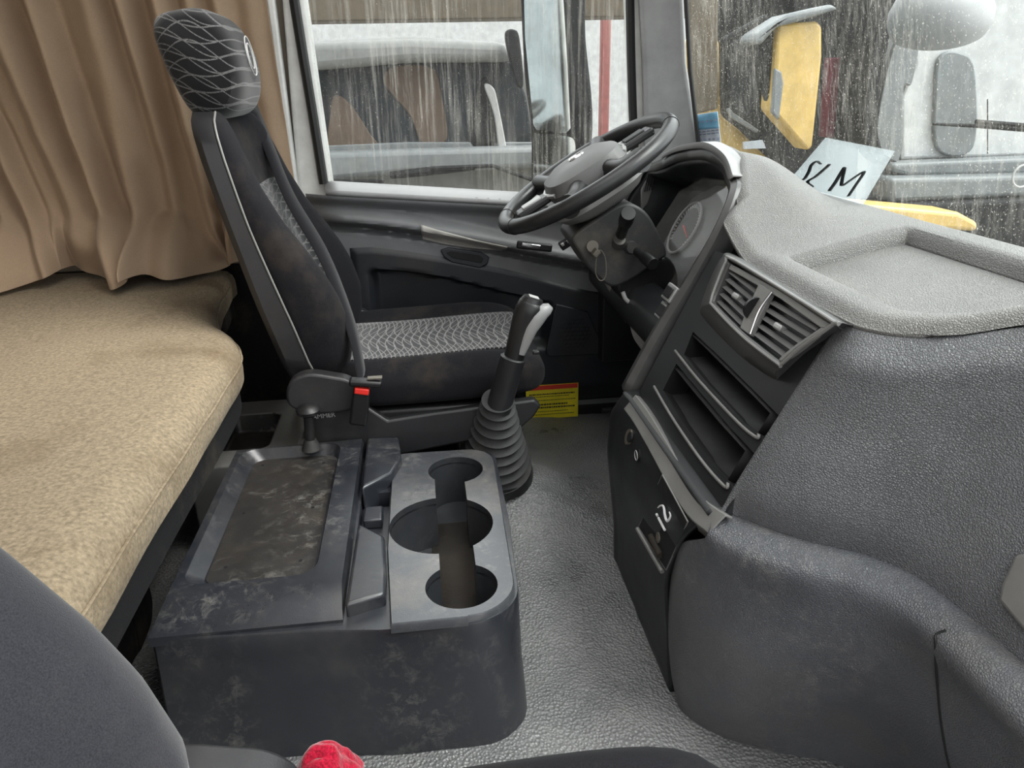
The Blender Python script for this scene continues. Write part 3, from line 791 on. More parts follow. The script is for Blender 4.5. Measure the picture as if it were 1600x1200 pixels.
# lid with sunken tray
def lidring(z, d, y0=.925): return [Vector((a, b, z)) for a, b in [(-.432+d, 1.505-d), (-.432+d, y0+d*1.8), (-.154-d*.3, y0+d*1.8), (-.154-d*.3, 1.517-d)]]
lid = mk('console_lid', *loft([lidring(.222, 0, .936), lidring(.238, 0, .936), lidring(.248, .006, .944), lidring(.264, .014, .972)]), 'console', con)
rr = rrect(.205, .475, .03, 6, -.303, 1.272)
ct = [Vector((a, b, .30)) for a, b in rrect(.213, .483, .034, 6, -.303, 1.258)]; cb_ = [Vector((a, b, .243)) for a, b in rrect(.175, .44, .028, 6, -.295, 1.258)]
mid = [Vector((a, b, .262)) for a, b in rrect(.205, .472, .034, 6, -.303, 1.258)]
cut(lid, [mk('cutter', *loft([cb_, mid, ct]), 'console')])
md = lid.modifiers.new('b', 'BEVEL'); md.width = .004; md.segments = 3; md.limit_method = 'ANGLE'; md.angle_limit = radians(30)
tf = [Vector((a, b, .2435)) for a, b in rrect(.17, .435, .028, 6, -.295, 1.258)]
tr_ = mk('lid_tray', tf+[p+Vector((0, 0, .0012)) for p in tf], [tuple(range(len(tf))), tuple(range(2*len(tf)-1, len(tf)-1, -1))]+[(i, (i+1) % len(tf), len(tf)+(i+1) % len(tf), len(tf)+i) for i in range(len(tf))], 'tray', con)
for a, b in ((-.36, 1.45), (-.235, 1.44), (-.36, 1.26), (-.235, 1.26), (-.355, 1.09), (-.235, 1.09)):
    tube('drain_hole', [(a, b, .244), (a, b, .2453)], .003, 'void', con, n=12)

# rear tunnel panel behind the console with its shallow tray
rp = thing('tunnel_cover', 'dusty grey plastic tunnel cover with a shallow square tray behind the console', 'panel', (-.4, 1.7, 0))
tcv = mk('cover_body', *loft([[Vector((a, b, z)) for a, b in ((-.54, 1.53), (-.54, 1.90), (-.31, 1.90), (-.31, 1.53))] for z in (.01, .21)]), 'bezel', rp)
ct = [Vector((a, b, .25)) for a, b in rrect(.14, .22, .025, 5, -.445, 1.71)]; cb_ = [Vector((a, b, .165)) for a, b in rrect(.11, .18, .02, 5, -.445, 1.71)]
cut(tcv, [mk('cutter', *loft([cb_, ct]), 'tray')])
md = tcv.modifiers.new('b', 'BEVEL'); md.width = .005; md.segments = 3; md.limit_method = 'ANGLE'; md.angle_limit = radians(30)
prism('cover_slope', [(-.312, 1.525, .02), (-.312, 1.525, .232), (-.22, 1.525, .228), (-.13, 1.525, .175), (-.13, 1.525, .02)], (0, .075, 0), 'bezel', rp, bevel=.006)

# small lever with mushroom knob
sl = thing('air_valve_lever', 'short black lever with a shiny mushroom knob behind the console', 'lever', (-.262, 1.475, .2))
mk('boot', *tubevf([(-.262, 1.475, .262), (-.262, 1.475, .27), (-.262, 1.475, .285)], [.020, .018, .012], 20), 'rubber', sl)
mk('stem', *tubevf([(-.262, 1.475, .262), (-.262, 1.475, .285), (-.258, 1.475, .345)], [.011, .0105, .011], 16), 'black', sl)
mk('knob', *tubevf([(-.258, 1.475, .338), (-.258, 1.475, .345), (-.258, 1.475, .352), (-.258, 1.475, .360), (-.258, 1.475, .365)], [.012, .023, .025, .019, .004], 28), 'chrome', sl).data.materials[0] = MT['black']

# ================================================================== GEAR LEVER
gl = thing('gear_lever', 'tall gear lever with grey and black knob and ribbed rubber boot', 'gear lever', (.14, 1.58, .06))
a0 = Vector((.130, 1.575, .12)); a1 = Vector((.136, 1.462, .350))
pts = []; rad = []
nr = 10
for k in range(nr*8+1):
    t = k/(nr*8); p = a0.lerp(a1, t**.9)
    base_r = .060*(1-t)**1.15+.033
    ph = (k % 8)/8
    rad.append(base_r-.014*(1-.3*t)*(abs(sin(pi*ph))**.7)+.002); pts.append(p)
mk('rubber_boot', *tubevf(pts, rad, 40), 'rubber', gl)
mk('boot_flange', *tubevf([a0-Vector((0, 0, .02)), a0+Vector((0, -.002, .004))], [.093, .091], 40), 'black', gl)
mk('sleeve', *tubevf([a1-Vector((0, 0, .02)), Vector((.168, 1.448, .446)), Vector((.1685, 1.448, .4475)), Vector((.1695, 1.448, .451))], [.027, .026, .0265, .022], 28), 'shell', gl)
kp = [(.173, .435, .021), (.180, .462, .0215), (.188, .49, .023), (.197, .515, .026), (.206, .535, .029), (.214, .550, .028), (.218, .558, .020), (.220, .561, .006)]
mk('knob', *tubevf([Vector((a-.004, 1.446, b+.009)) for a, b, c in kp], [c for a, b, c in kp], 28), 'black', gl)
# light grey forward-leaning inlay of the knob
Kp = [(.186, 1.488, .452, .012), (.196, 1.487, .478, .015), (.206, 1.487, .504, .019), (.219, 1.488, .526, .023), (.232, 1.490, .538, .021), (.246, 1.492, .541, .014), (.252, 1.493, .540, .005)]
mk('knob_inlay', *tubevf([Vector(k[:3])+Vector((-.004, -.054, .009)) for k in Kp], [k[3]*.82 for k in Kp], 20, sc=(1, 1)), 'sill', gl)
mk('knob_cap', *tubevf([(.209, 1.446, .564), (.2125, 1.446, .5725), (.213, 1.446, .574)], [.024, .020, .004], 24), 'chrome', gl).data.materials[0] = MT['black']
box('shift_diagram', (.213, 1.446, .5745), (.02, .02, .0012), 'lightgrey', gl, bevel=0, rot=Matrix.Rotation(radians(20), 3, 'Y'))
box('splitter_switch', (.214, 1.436, .461), (.014, .012, .008), 'black', gl, bevel=.003)

# ================================================================== DASHBOARD
dash = thing('dashboard', 'grey grained dashboard with centre vents, open shelves and instrument cluster', 'dashboard', (.6, 1.1, 0))
def stackx(z): return .397+.55*(z-.385)
# passenger side: edge curve of the top (plan)
TE = spl([(.562, 1.42, 0), (.558, 1.15, 0), (.553, .92, 0), (.566, .855, 0), (.612, .808, 0), (.70, .772, 0), (.765, .68, 0), (.79, .5, 0), (.795, .1, 0)], 60)
def edge_x(y):
    best = None
    for a, b in zip(TE, TE[1:]):
        if (a.y-y)*(b.y-y) <= 0 and abs(a.y-b.y) > 1e-9:
            t = (y-a.y)/(b.y-a.y); return a.x+(b.x-a.x)*t
    return TE[-1].x
# top surface as height field: tray recess + driver hood
def ztop(x, y):
    z = .668+.054*sm(.52, .86, x)
    hood = sm(1.20, 1.56, y)*(1-.50*sm(1.80, 2.06, y))
    z += .118*hood*(1-sm(.68, .85, x)*(.97-.6*sm(1.80, 2.05, y)))
    ex = edge_x(y)
    ins = sm(ex+.045, ex+.062, x)*(1-sm(.812, .828, x))*(1-sm(1.185, 1.20, y))
    z -= .026*ins
    z += .004*exp(-((x-ex-.03)/.02)**2)*(1-sm(1.2, 1.25, y))
    return z
def xfront(y):
    if y > 1.38: return .602+.066*sm(1.38, 1.62, y)-.055*sm(1.84, 2.04, y)
    return .562
nx_, ny_ = 110, 260
V = []; Fc = []
ys_ = [2.12-2.02*j/ny_ for j in range(ny_+1)]
for y in ys_:
    xf = edge_x(y) if y < 1.38 else xfront(y)
    if y > 1.36 and y < 1.40: xf = edge_x(1.36)+(xfront(1.42)-edge_x(1.36))*sm(1.36, 1.42, y)
    xw = wsx(y, .73)-.006
    for i in range(nx_+1):
        x = xf+(xw-xf)*i/nx_
        V.append((x, y, ztop(x, y)-.012*(1-sm(0, .022, x-xf))))
for j in range(ny_):
    for i in range(nx_):
        a = j*(nx_+1)+i; Fc.append((a, a+1, a+nx_+2, a+nx_+1))
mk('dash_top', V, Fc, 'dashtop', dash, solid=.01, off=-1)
rows = []
for k in range(60):
    y = 1.178-1.05*k/59; ex = edge_x(y)
    rows.append([Vector((x, y, ztop(x, y)+.0012)) for x in [ex+.066+(.806-ex-.066)*i/14 for i in range(15)]])
    if .806-ex-.066 < .01: break
mk('tray_mat', *loft(rows, False, False), 'mat', dash)
prism('dash_end', [(.66, 2.045, .745), (.620, 2.045, .735), (.590, 2.045, .69), (.55, 2.045, .60), (.50, 2.045, .45), (.50, 2.045, .2), (.80, 2.045, .2), (.80, 2.045, .74)], (0, .09, 0), 'panel', dash, bevel=.006)
# front surface from top edge down to the ledge: passenger side
def rowT(y_off=0): return TE
top = [Vector((p.x, p.y, ztop(p.x+.004, p.y)-.012)) for p in TE if p.y < .925]
top = spl(top, 9)
led = spl([(.398, .900, .385), (.412, .875, .383), (.446, .841, .38), (.495, .805, .372), (.544, .775, .365), (.586, .706, .36), (.60, .553, .36), (.605, .35, .36), (.605, .1, .36)], 9)
rows = [top]
for t, bul in ((.05, .006), (.12, .012), (.22, .010), (.4, .006), (.6, .006), (.8, .004), (.93, -.004), (1.0, -.012)):
    r_ = []
    for k, (a, b) in enumerate(zip(top, led)):
        p = a.lerp(b, t); nrm = Vector((-.7, -.7, 0)) if k < 6 else Vector((-1, -.1, 0))
        s_ = 0 if k == 0 else 1
        r_.append(p+nrm*bul*1.6*s_+Vector((0, 0, 0)))
    rows.append(r_)
rows.append([p-Vector((-.02, -.02, .03)) for p in rows[-1]])
mk('glovebox_front', *patch(rows, 60, 70), 'leather', dash, solid=.012, off=0)
# lower knee moulding
Z_ = [(.392, .010), (.386, -.006), (.370, -.015)]
k0 = [(.400, .902), (.412, .878), (.446, .841), (.495, .805), (.544, .775), (.586, .706), (.60, .553), (.605, .35), (.605, .1)]
kneerows = []
kneerows.append([Vector((a+.03, b+.03, .386-.0027*i)) for i, (a, b) in enumerate(k0)])
kneerows.append([Vector((a+.002, b+.002, .388-.0027*i)) for i, (a, b) in enumerate(k0)])
kneerows.append([Vector((a-.016, b-.014, .380-.0027*i)) for i, (a, b) in enumerate(k0)])
kneerows.append([Vector((a-.026, b-.022, .362-.0027*i)) for i, (a, b) in enumerate(k0)])
m1 = [(.370, .955), (.368, .905), (.405, .845), (.465, .795), (.53, .745), (.572, .68), (.59, .553), (.595, .35), (.595, .1)]
m2 = [(.376, 1.005), (.362, .925), (.402, .852), (.47, .800), (.545, .755), (.59, .69), (.61, .553), (.615, .35), (.615, .1)]
m3 = [(.376, .99), (.367, .925), (.415, .855), (.478, .818), (.57, .780), (.625, .70), (.645, .553), (.65, .35), (.65, .1)]
m4 = [(.385, .955), (.382, .915), (.425, .868), (.490, .832), (.585, .788), (.635, .71), (.655, .553), (.66, .35), (.66, .1)]
for z, r_ in ((.30, m1), (.19, m2), (.07, m3), (-.01, m4)): kneerows.append([Vector((a, b, z)) for a, b in r_])
kn = mk('knee_panel', *patch(kneerows, 60, 80), 'leather2', dash, solid=.012, off=0)
# seam where the passenger footwell panel begins
prt = [P(1460, 985, 'y', .62), P(1478, 1000, 'y', .60), P(1490, 1080, 'y', .60), P(1500, 1200, 'y', .585)]
def on_knee(px, py):
    d = (RT*((px-800)/F)+UP*((600-py)/F)+fw); return d
bpy.context.view_layer.update()
dgk = bpy.context.evaluated_depsgraph_get()
def hit(px, py, default=None):
    """a photo pixel carried onto whatever real surface already stands there"""
    dg = bpy.context.evaluated_depsgraph_get()
    d = (RT*((px-800)/F)+UP*((600-py)/F)+fw).normalized()
    ok, loc, nrm, *_ = S.ray_cast(dg, Vector((0, 0, CH)), d)
    return (loc, nrm) if ok else default
sm_pts = []
for px, py in ((1478, 985), (1463, 992), (1462, 1005), (1463, 1040), (1466, 1080), (1470, 1120), (1476, 1160), (1484, 1199)):
    h_ = hit(px, py)
    if h_: sm_pts.append(h_[0]+h_[1]*.0005)
if len(sm_pts) > 3: mk('panel_seam', *tubevf(spl(sm_pts, 30), .0016, 6), 'void', dash)
# grab handle at the right
hq_ = [hit(px, py) for px, py in ((1592, 868), (1570, 915), (1566, 940), (1604, 985), (1640, 1000), (1640, 860))]
if all(hq_):
    c = sum([h[0] for h in hq_], Vector())/6; nrm = sum([h[1] for h in hq_], Vector()).normalized()
    prism('glovebox_latch', [h[0]-nrm*.004 for h in hq_], nrm*.012, 'bezel', dash, bevel=.005)

# ---- centre stack face (plane leaning back), with vents and two pockets
nrmA = Vector((-1, 0, .55)).normalized()
dirU = Vector((0, -1, 0)); dirV = Vector((.55, 0, 1)).normalized()
O_ = Vector((.397, 0, .385))
def A(y, z, off=0): return Vector((stackx(z), y, z))+nrmA*off
def AP(px, py, off=0):
    d = RT*((px-800)/F)+UP*((600-py)/F)+fw; C = Vector((0, 0, CH))
    t = (O_+nrmA*off-C).dot(nrmA)/d.dot(nrmA); return C+d*t
# outline in photo coordinates carried onto the real plane
fo = [(1118, 392), (1090, 440), (1055, 505), (1000, 610), (1010, 640), (1055, 720), (1100, 780), (1133, 808), (1180, 720), (1225, 645), (1262, 592), (1302, 528), (1322, 505), (1240, 455), (1150, 402)]
face = [AP(*p) for p in fo]
fc = prism('stack_face', face, -nrmA*.05, 'panel', dash, bevel=0, smooth=False)
def pocket_cut(pp, depth):
    q = [AP(*p, .02) for p in pp]; inn = [AP(*p, 0)-nrmA*depth+Vector((0, 0, 0)) for p in pp]
    return mk('cutter', *loft([inn, q]), 'void')
pk1 = [(1070, 512), (1056, 548), (1090, 590), (1150, 655), (1183, 680), (1204, 645), (1170, 610), (1110, 550)]
pk2 = [(1044, 562), (1023, 604), (1050, 650), (1095, 715), (1134, 757), (1165, 704), (1125, 660), (1075, 600)]
fc2 = cut(fc, [pocket_cut(pk1, .2), pocket_cut(pk2, .2)])
md = fc2.modifiers.new('b', 'BEVEL'); md.width = .004; md.segments = 3; md.limit_method = 'ANGLE'; md.angle_limit = radians(30)
def pocket_liner(pp, depth, name):
    n = len(pp); a = [AP(*p, -.002) for p in pp]; cz = sum(a, Vector())/n
    horiz = Vector((1, 0, -.10)).normalized()
    b = [cz+(p-cz)*1.0+horiz*depth for p in a]
    V = a+b; Fc = [(i, (i+1) % n, n+(i+1) % n, n+i) for i in range(n)]+[tuple(range(n, 2*n))]
    return mk(name, V, Fc, 'void', dash, solid=.002, off=1, bevel=0)
pocket_liner(pk1, .11, 'upper_shelf'); pocket_liner(pk2, .13, 'lower_shelf')
mk('shelf_edge', *tubevf(spl([AP(1055, 548, .003), AP(1090, 592, .003), AP(1150, 657, .003), AP(1181, 683, .003), AP(1186, 678, .003)], 30), .0026, 8), 'bezel', dash)
mk('shelf_edge', *tubevf(spl([AP(1022, 604, .003), AP(1050, 652, .003), AP(1095, 718, .003), AP(1132, 760, .003), AP(1138, 754, .003)], 30), .0026, 8), 'bezel', dash)
# vent pod raised from the face
pod_o = [(1148, 398), (1128, 402), (1108, 440), (1095, 478), (1098, 495), (1150, 550), (1205, 590), (1222, 585), (1265, 545), (1322, 510), (1322, 504), (1235, 452)]
pod_i = [(1142, 404), (1135, 410), (1122, 440), (1112, 470), (1116, 480), (1160, 525), (1215, 568), (1222, 569), (1250, 545), (1303, 507), (1302, 503), (1222, 452)]
po = spl([AP(*p, 0) for p in pod_o], 72, True); pm = spl([AP(*p, .022) for p in pod_i], 72, True)
pin = spl([AP(*p, .018) for p in [(1145, 410), (1140, 414), (1128, 442), (1117, 470), (1121, 478), (1163, 520), (1216, 562), (1221, 563), (1246, 541), (1295, 507), (1294, 504), (1220, 456)]], 72, True)
pd_ = [p-nrmA*.045 for p in pin]
pod = mk('vent_pod', *loft([[p-nrmA*.01 for p in po], po, [a.lerp(b, .5)+nrmA*.006 for a, b in zip(po, pm)], pm, pin, pd_], True, False), 'podgrey', dash, bevel=.0)
mk('vent_surround', *tubevf([p+nrmA*.001 for p in pm], .0028, 8, True), 'bezel', dash)
mk('vent_back', pd_, [tuple(range(72))], 'void', pod, solid=.001)
# vent frame strip (carbon look) + two vent groups
def quad(pts, off, th, name, mat, par): return prism(name, [AP(*p, off) for p in pts], -nrmA*th, mat, par, bevel=.001)
quad([(1140, 411), (1223, 456), (1294, 504), (1300, 507), (1290, 512), (1282, 512), (1218, 466), (1138, 420)], .0165, .006, 'vent_frame_top', 'bezel', pod)
quad([(1282, 512), (1292, 512), (1252, 545), (1222, 566), (1216, 562), (1222, 555), (1246, 536)], .0165, .006, 'vent_frame_side', 'bezel', pod)
vt = pod
def lerp2(a, b, t): return (a[0]+(b[0]-a[0])*t, a[1]+(b[1]-a[1])*t)
def louvres(tl, tr, br, bl, n, knobt):
    for k in range(n):
        t = (k+.5)/n
        a = lerp2(tl, bl, t); b = lerp2(tr, br, t); w = .30/n
        a1_ = lerp2(tl, bl, t-w); a2_ = lerp2(tl, bl, t+w); b1_ = lerp2(tr, br, t-w); b2_ = lerp2(tr, br, t+w)
        q = [AP(*a1_, .004), AP(*b1_, .004), AP(*b2_, .012), AP(*a2_, .012)]
        prism('louvre', q, nrmA*.003, 'pad', vt, bevel=.0008)
    a = lerp2(lerp2(tl, bl, .5), lerp2(tr, br, .5), knobt)
    box('vane_knob', AP(*a, .012), (.014, .022, .010), 'silver', vt, bevel=.003, rot=Matrix.Rotation(radians(30), 3, 'Y'))
louvres((1138, 414), (1186, 450), (1158, 512), (1119, 473), 5, .55)
louvres((1208, 465), (1286, 510), (1222, 560), (1172, 522), 5, .45)
quad([(1186, 442), (1206, 455), (1172, 524), (1156, 512), (1164, 490)], .019, .008, 'vent_divider', 'bezel', vt)
mk('thumbwheel', *tubevf([AP(1180, 483, .014)-Vector((0, .003, 0)), AP(1180, 483, .014)+Vector((0, .003, 0))], .019, 28), 'black', vt)
mk('divider_edge', *tubevf(spl([AP(1206, 456, .02), AP(1186, 485, .021), AP(1172, 522, .02)], 14), .002, 8), 'chrome', vt)

# ---- lower stack panel with bevelled strip, socket, switch and card
def LX(z): return interp([(0, .372), (.1, .372), (.19, .366), (.25, .362), (.33, .366), (.36, .374), (.385, .388)], z)[0] if z >= 0 else .372
def yb(z): return interp([(-.02, .955), (.07, .99), (.19, 1.005), (.30, .955), (.36, .915), (.385, .90), (.40, .895)], z)[0]
def ya(z): return 1.36+.045*sm(0, .3, z)-.02*sm(.32, .385, z)
rows = []
for z in [0, .05, .1, .15, .2, .25, .29, .33, .352, .366, .376, .384, .388]:
    xo = LX(z); 
    rows.append([Vector((xo+.035*(1 if q in (0,) else 0)+(0 if q else .0), ya(z)+(yb(z)-ya(z))*tt, z)) for q, tt in enumerate((0, .03, .12, .25, .4, .6, .8, .92, 1))])
rows.append([Vector((v.x+.03, v.y, .392)) for v in rows[-1]])
lp = mk('lower_stack_panel', *patch(rows, 50, 40), 'panel', dash, solid=.01, off=0)
mk('stack_side', [(.40, 1.40, 0), (.42, 1.40, .385), (.60, 1.40, .70), (.86, 1.40, .70), (.86, 1.40, 0)], [(0, 1, 2, 3, 4)], 'panel', dash, solid=.01)
# pale bevel strip along the top of the lower panel
ed = [(990, 622), (1003, 640), (1022, 675), (1050, 722), (1085, 772), (1122, 812)]
st_o = spl([(993, 618, 0), (1010, 640, 0), (1035, 680, 0), (1065, 730, 0), (1100, 780, 0), (1134, 806, 0)], 20)
rowa = [Vector(AP(p.x, p.y, .010)) for p in st_o]
rowb = []
for p in rowa: rowb.append(Vector((LX(.36)-.004, p.y+.012, .352+.0*p.z)))
rowb = [Vector((a.x-.020, a.y+.004, a.z-.028)) for a in rowa]
mk('bevel_strip', *loft([[p+nrmA*(-.012) for p in rowa], rowa, rowb, [p+Vector((.012, 0, -.02)) for p in rowb]], False, False), 'bezel', dash, bevel=.002, solid=.004, off=0)
bpy.context.view_layer.update()
def stick(px, py, off=0):
    h_ = hit(px, py); return (h_[0]+h_[1]*off, h_[1])
def disc(name, px, py, r, th, mat, par, nn=28):
    p, n_ = stick(px, py); return mk(name, *tubevf([p-n_*.002, p+n_*th], r, nn), mat, par)
sk_ = disc('power_socket', 984, 683, .015, .004, 'steel', dash); disc('socket_hole', 984, 683, .010, .0015, 'void', sk_)
disc('round_switch', 997, 712, .012, .003, 'black', dash)
p, n_ = stick(997, 712); tmp = mk('switch_icon', *tubevf([p+n_*.004+Vector((0, .009*cos(a), .009*sin(a))) for a in [2*pi*k/20 for k in range(20)]], .0008, 5, True), 'lightgrey', dash)
# card reader niche with the white number
cp_ = [stick(*q)[0] for q in ((1038, 742), (1078, 815), (1044, 890), (1001, 823))]
p, n_ = stick(1040, 812)
cdp = prism('card_panel', [q+n_*.001 for q in cp_], n_*.003, 'void', dash, bevel=.001, smooth=False)
mk('card_frame', *tubevf([q+n_*.003 for q in cp_]+[cp_[0]+n_*.003], .0014, 6), 'bezel', cdp)
a, b = stick(1001, 826)[0], stick(1040, 893)[0]
mk('card_ledge', *tubevf([a+n_*.006, b+n_*.006], .004, 8), 'bezel', cdp)
kx = (cp_[2]-cp_[3]).normalized(); ky = (cp_[0]-cp_[3]).normalized()
xd = (stick(1046, 822)[0]-stick(1028, 798)[0]); 
lo = stick(1042, 806)[0]+n_*.0055
def stroke(pts, w, name):
    pts = spl([stick(*q)[0]+n_*.0045 for q in pts], 24); m_ = len(pts)
    return mk(name, *tubevf(pts, [w*(.45+.55*sin(pi*(i+.5)/m_)) for i in range(m_)], 6), 'whiteink', cdp)
stroke([(1032, 793), (1036, 790), (1040, 790), (1042, 795), (1043, 803), (1045, 811), (1047, 814), (1050, 811), (1052, 805), (1050, 800)], .0022, 'number_two')
mk('letter_i', *tubevf([stick(1033, 809)[0]+n_*.0045, stick(1043, 828)[0]+n_*.0045], .0022, 6), 'whiteink', cdp)
mk('letter_i_dot', *tubevf([stick(1030, 803)[0]+n_*.0045, stick(1031.5, 806)[0]+n_*.0045], .0022, 6), 'whiteink', cdp)
bpy.context.view_layer.update()
mk('card_slot', *tubevf([stick(1019, 838)[0]+n_*.002, stick(1034, 868)[0]+n_*.002], .006, 10), 'dirt', cdp)
disc('key_hole', 1029, 840, .009, .002, 'steel', cdp)

# ---- driver bezel (arched hood edge) and instrument bowl
B = [(.392, 1.362, .385), (.455, 1.375, .50), (.522, 1.385, .61), (.575, 1.40, .70), (.615, 1.44, .764), (.635, 1.50, .782), (.657, 1.60, .806), (.665, 1.72, .819), (.664, 1.82, .812), (.649, 1.90, .797), (.630, 1.95, .775), (.619, 2.0, .76), (.610, 2.04, .752), (.602, 2.06, .728), (.575, 2.07, .68), (.545, 2.075, .61)]
Bp = spl(B, 90)
cB = Vector((.60, 1.75, .60))
outer = [p for p in Bp]
inr = []
for p in Bp:
    d = (cB-p); d.x = 0; d.normalize(); inr.append(d)
rw = [[p+Vector((.04, 0, .0))-d*.006 for p, d in zip(outer, inr)], [p+Vector((-.004, 0, .004))-d*.004 for p, d in zip(outer, inr)], [p+Vector((-.012, 0, .004))+d*.008 for p, d in zip(outer, inr)], [p+Vector((-.010, 0, 0))+d*.024 for p, d in zip(outer, inr)]]
mk('cluster_bezel', *loft(rw, False, False), 'podgrey', dash, solid=.003, off=0)
hd = [k for k in range(90) if 28 <= k <= 58]
st_ = [[outer[k]+Vector((-.0135, -.003, .006))-inr[k]*.010 for k in hd], [outer[k]+Vector((-.0165, 0, .006))+inr[k]*.004 for k in hd]]
mk('bezel_strip', *loft([[p+Vector((.03, 0, 0)) for p in st_[0]], st_[0], st_[1]], False, False), 'sill', dash, solid=.002, off=0)
rw = [[p+Vector((-.006, 0, 0))+d*.020 for p, d in zip(outer, inr)], [p+Vector((.004, 0, -.002))+d*.034 for p, d in zip(outer, inr)], [p+Vector((.05, 0, -.015))+d*.045 for p, d in zip(outer, inr)], [p+Vector((.115, 0, -.03))+d*.06 for p, d in zip(outer, inr)]]
mk('cluster_bowl', *loft(rw, False, False), 'panel', dash, solid=.003, off=0)
# cluster back wall, dial and lens
kc = .55
def CL(y, z, off=0): return Vector((.560+kc*(z-.50), y, z))+nrmA*off
bk_ = [(1.47, .515), (1.45, .60), (1.47, .69), (1.53, .735), (1.68, .755), (1.85, .745), (1.95, .70), (1.97, .60), (1.95, .515)]
clu = prism('cluster_face', [CL(y, z, -.045) for y, z in bk_], -nrmA*.01, 'door', dash, bevel=0)
prism('cluster_lens', [CL(y, z, -.004) for y, z in bk_], -nrmA*.002, 'lens', clu, bevel=0, smooth=False)
pv = CL(1.80, .62, -.043)
dyv = Vector((0, 1, 0))
def dial(cy, cz, r):
    c = CL(cy, cz, -.043)
    ring = [c+dyv*(r*cos(a))+dirV*(r*sin(a))+nrmA*.006 for a in [2*pi*k/48 for k in range(48)]]
    d_ = mk('dial', *tubevf([c, c+nrmA*.003], r, 48), 'void', clu)
    mk('dial_ring', *tubevf(ring, .0035, 8, True), 'lightgrey', clu)
    vf = []
    for k in range(31):
        a = radians(-40+260*k/30); q = c+nrmA*.004
        u_ = dyv*cos(a)+dirV*sin(a); vf.append(tubevf([q+u_*(r*.80), q+u_*(r*.93)], .0011, 5))
    mk('dial_marks', *merge(*vf), 'whiteink', clu)
    a = radians(200); u_ = dyv*cos(a)+dirV*sin(a)
    mk('needle', *tubevf([c+nrmA*.006-u_*.01, c+nrmA*.006+u_*r*.75], [.003, .0012], 6), 'red', clu)
dial(1.62, .635, .07); dial(1.875, .635, .07)
# bridge surface joining the bowl to the driver's lower panel
rows = [[Vector((x_, y, z)) for y in (1.385, 1.55, 1.75, 1.95, 2.07)] for x_, z in ((.54, .522), (.50, .512), (.475, .49), (.47, .44), (.53, .40), (.62, .36))]
mk('driver_lower_panel', *patch(rows, 20, 30), 'panel', dash, solid=.006, off=0)
rows = [[Vector((x_, y, z)) for y in (1.36, 1.55, 1.75, 1.95, 2.1)] for x_, z in ((.62, .37), (.68, .30), (.74, .20), (.76, 0))]
mk('footwell_back', *patch(rows, 20, 30), 'panel', dash, solid=.006, off=0)
# left air vent on the far side, framed in grey
va = [P(1003, 297, 'y', 2.02), P(1016, 266, 'y', 2.03), P(1030, 264, 'y', 2.03), P(1012, 318, 'y', 2.02), P(1002, 330, 'y', 2.02)]
lv = prism('side_air_vent', va, (0, .03, 0), 'bezel', dash, bevel=.003)
for k in range(4):
    t = .2+.2*k
    a_ = P(1005+3.6*k+2, 300-1*k, 'y', 2.012); b_ = P(1013+3.2*k, 272-0*k, 'y', 2.012)
    mk('vent_slat', *tubevf([a_, b_], .0018, 6), 'seal', lv)
# silver switches on the lower driver panel
for (px, py) in ((1051, 458), (1040, 487)):
    c = P(px, py, 'y', 1.42); c = Vector((c.x-.004, c.y, c.z))
    b_ = box('dash_switch', c, (.010, .05, .034), 'silver', dash, bevel=.002, rot=Matrix.Rotation(radians(30), 3, 'Y'))
    box('switch_rocker', c+nrmA*.006, (.006, .034, .022), 'black', b_, bevel=.002, rot=Matrix.Rotation(radians(30), 3, 'Y'))
# tuning knob on the bezel edge
mk('trip_knob', *tubevf([P(1117, 382, 'y', 1.43), P(1121, 374, 'y', 1.43)], .007, 14), 'black', dash)

# ================================================================== STEERING WHEEL + COLUMN
wc = Vector((.381, 1.76, .775)); wn_ = Vector((-.509, 0, .861)).normalized(); wu = Vector((.861, 0, .509)).normalized(); wv = Vector((0, 1, 0))
sw_ = thing('steering_wheel', 'black leather steering wheel with grey airbag pad and silver spokes', 'steering wheel', wc)
Rr = .215
def WP(a, r, h=0): return wc+wu*(r*cos(a))+wv*(r*sin(a))+wn_*h
mk('rim', *tubevf([WP(2*pi*k/96, Rr, .0) for k in range(96)], .0175, 20, True, sc=(1, 1)), 'rimleather', sw_)
for a in (radians(200), radians(-20), radians(160)):
    mk('rim_seam', *tubevf([WP(a, Rr, 0)+(WP(a, 1, 0)-wc).normalized()*(.018*cos(b))+wn_*(.018*sin(b)) for b in [2*pi*k/20 for k in range(20)]], .0008, 5, True), 'seal', sw_)
# airbag pad
def padring(sx_, sy_, h, n=48, shift=0):
    r_ = []
    for k in range(n):
        a = 2*pi*k/n; ca, sa = cos(a), sin(a)
        r_.append(wc+wu*(shift+sx_*(abs(ca)**.7)*(1 if ca > 0 else -1))+wv*(sy_*(abs(sa)**.7)*(1 if sa > 0 else -1))+wn_*h)
    return r_
mk('airbag_pad', *loft([padring(.080, .080, -.035), padring(.098, .096, -.015), padring(.102, .100, .0), padring(.092, .090, .024), padring(.062, .062, .038), padring(.02, .024, .042)]), 'pad', sw_)
mk('column_collar', *loft([padring(.070, .070, -.085), padring(.100, .104, -.07), padring(.118, .122, -.05), padring(.112, .116, -.03), padring(.08, .08, -.026)]), 'bezel', sw_)
for i, (a0_, w) in enumerate(((radians(65), .026), (radians(115), .026), (radians(245), .026), (radians(295), .026))):
    p0 = WP(a0_, .075, -.005); p1 = WP(a0_, .14, -.008); p2 = WP(a0_, Rr-.006, -.002)
    sp_ = mk('spoke', *tubevf(spl([p0, p1, p2], 12), [w*(1-.25*sin(pi*k/11)) for k in range(12)], 16, sc=(1, 1)), 'rimleather', sw_)
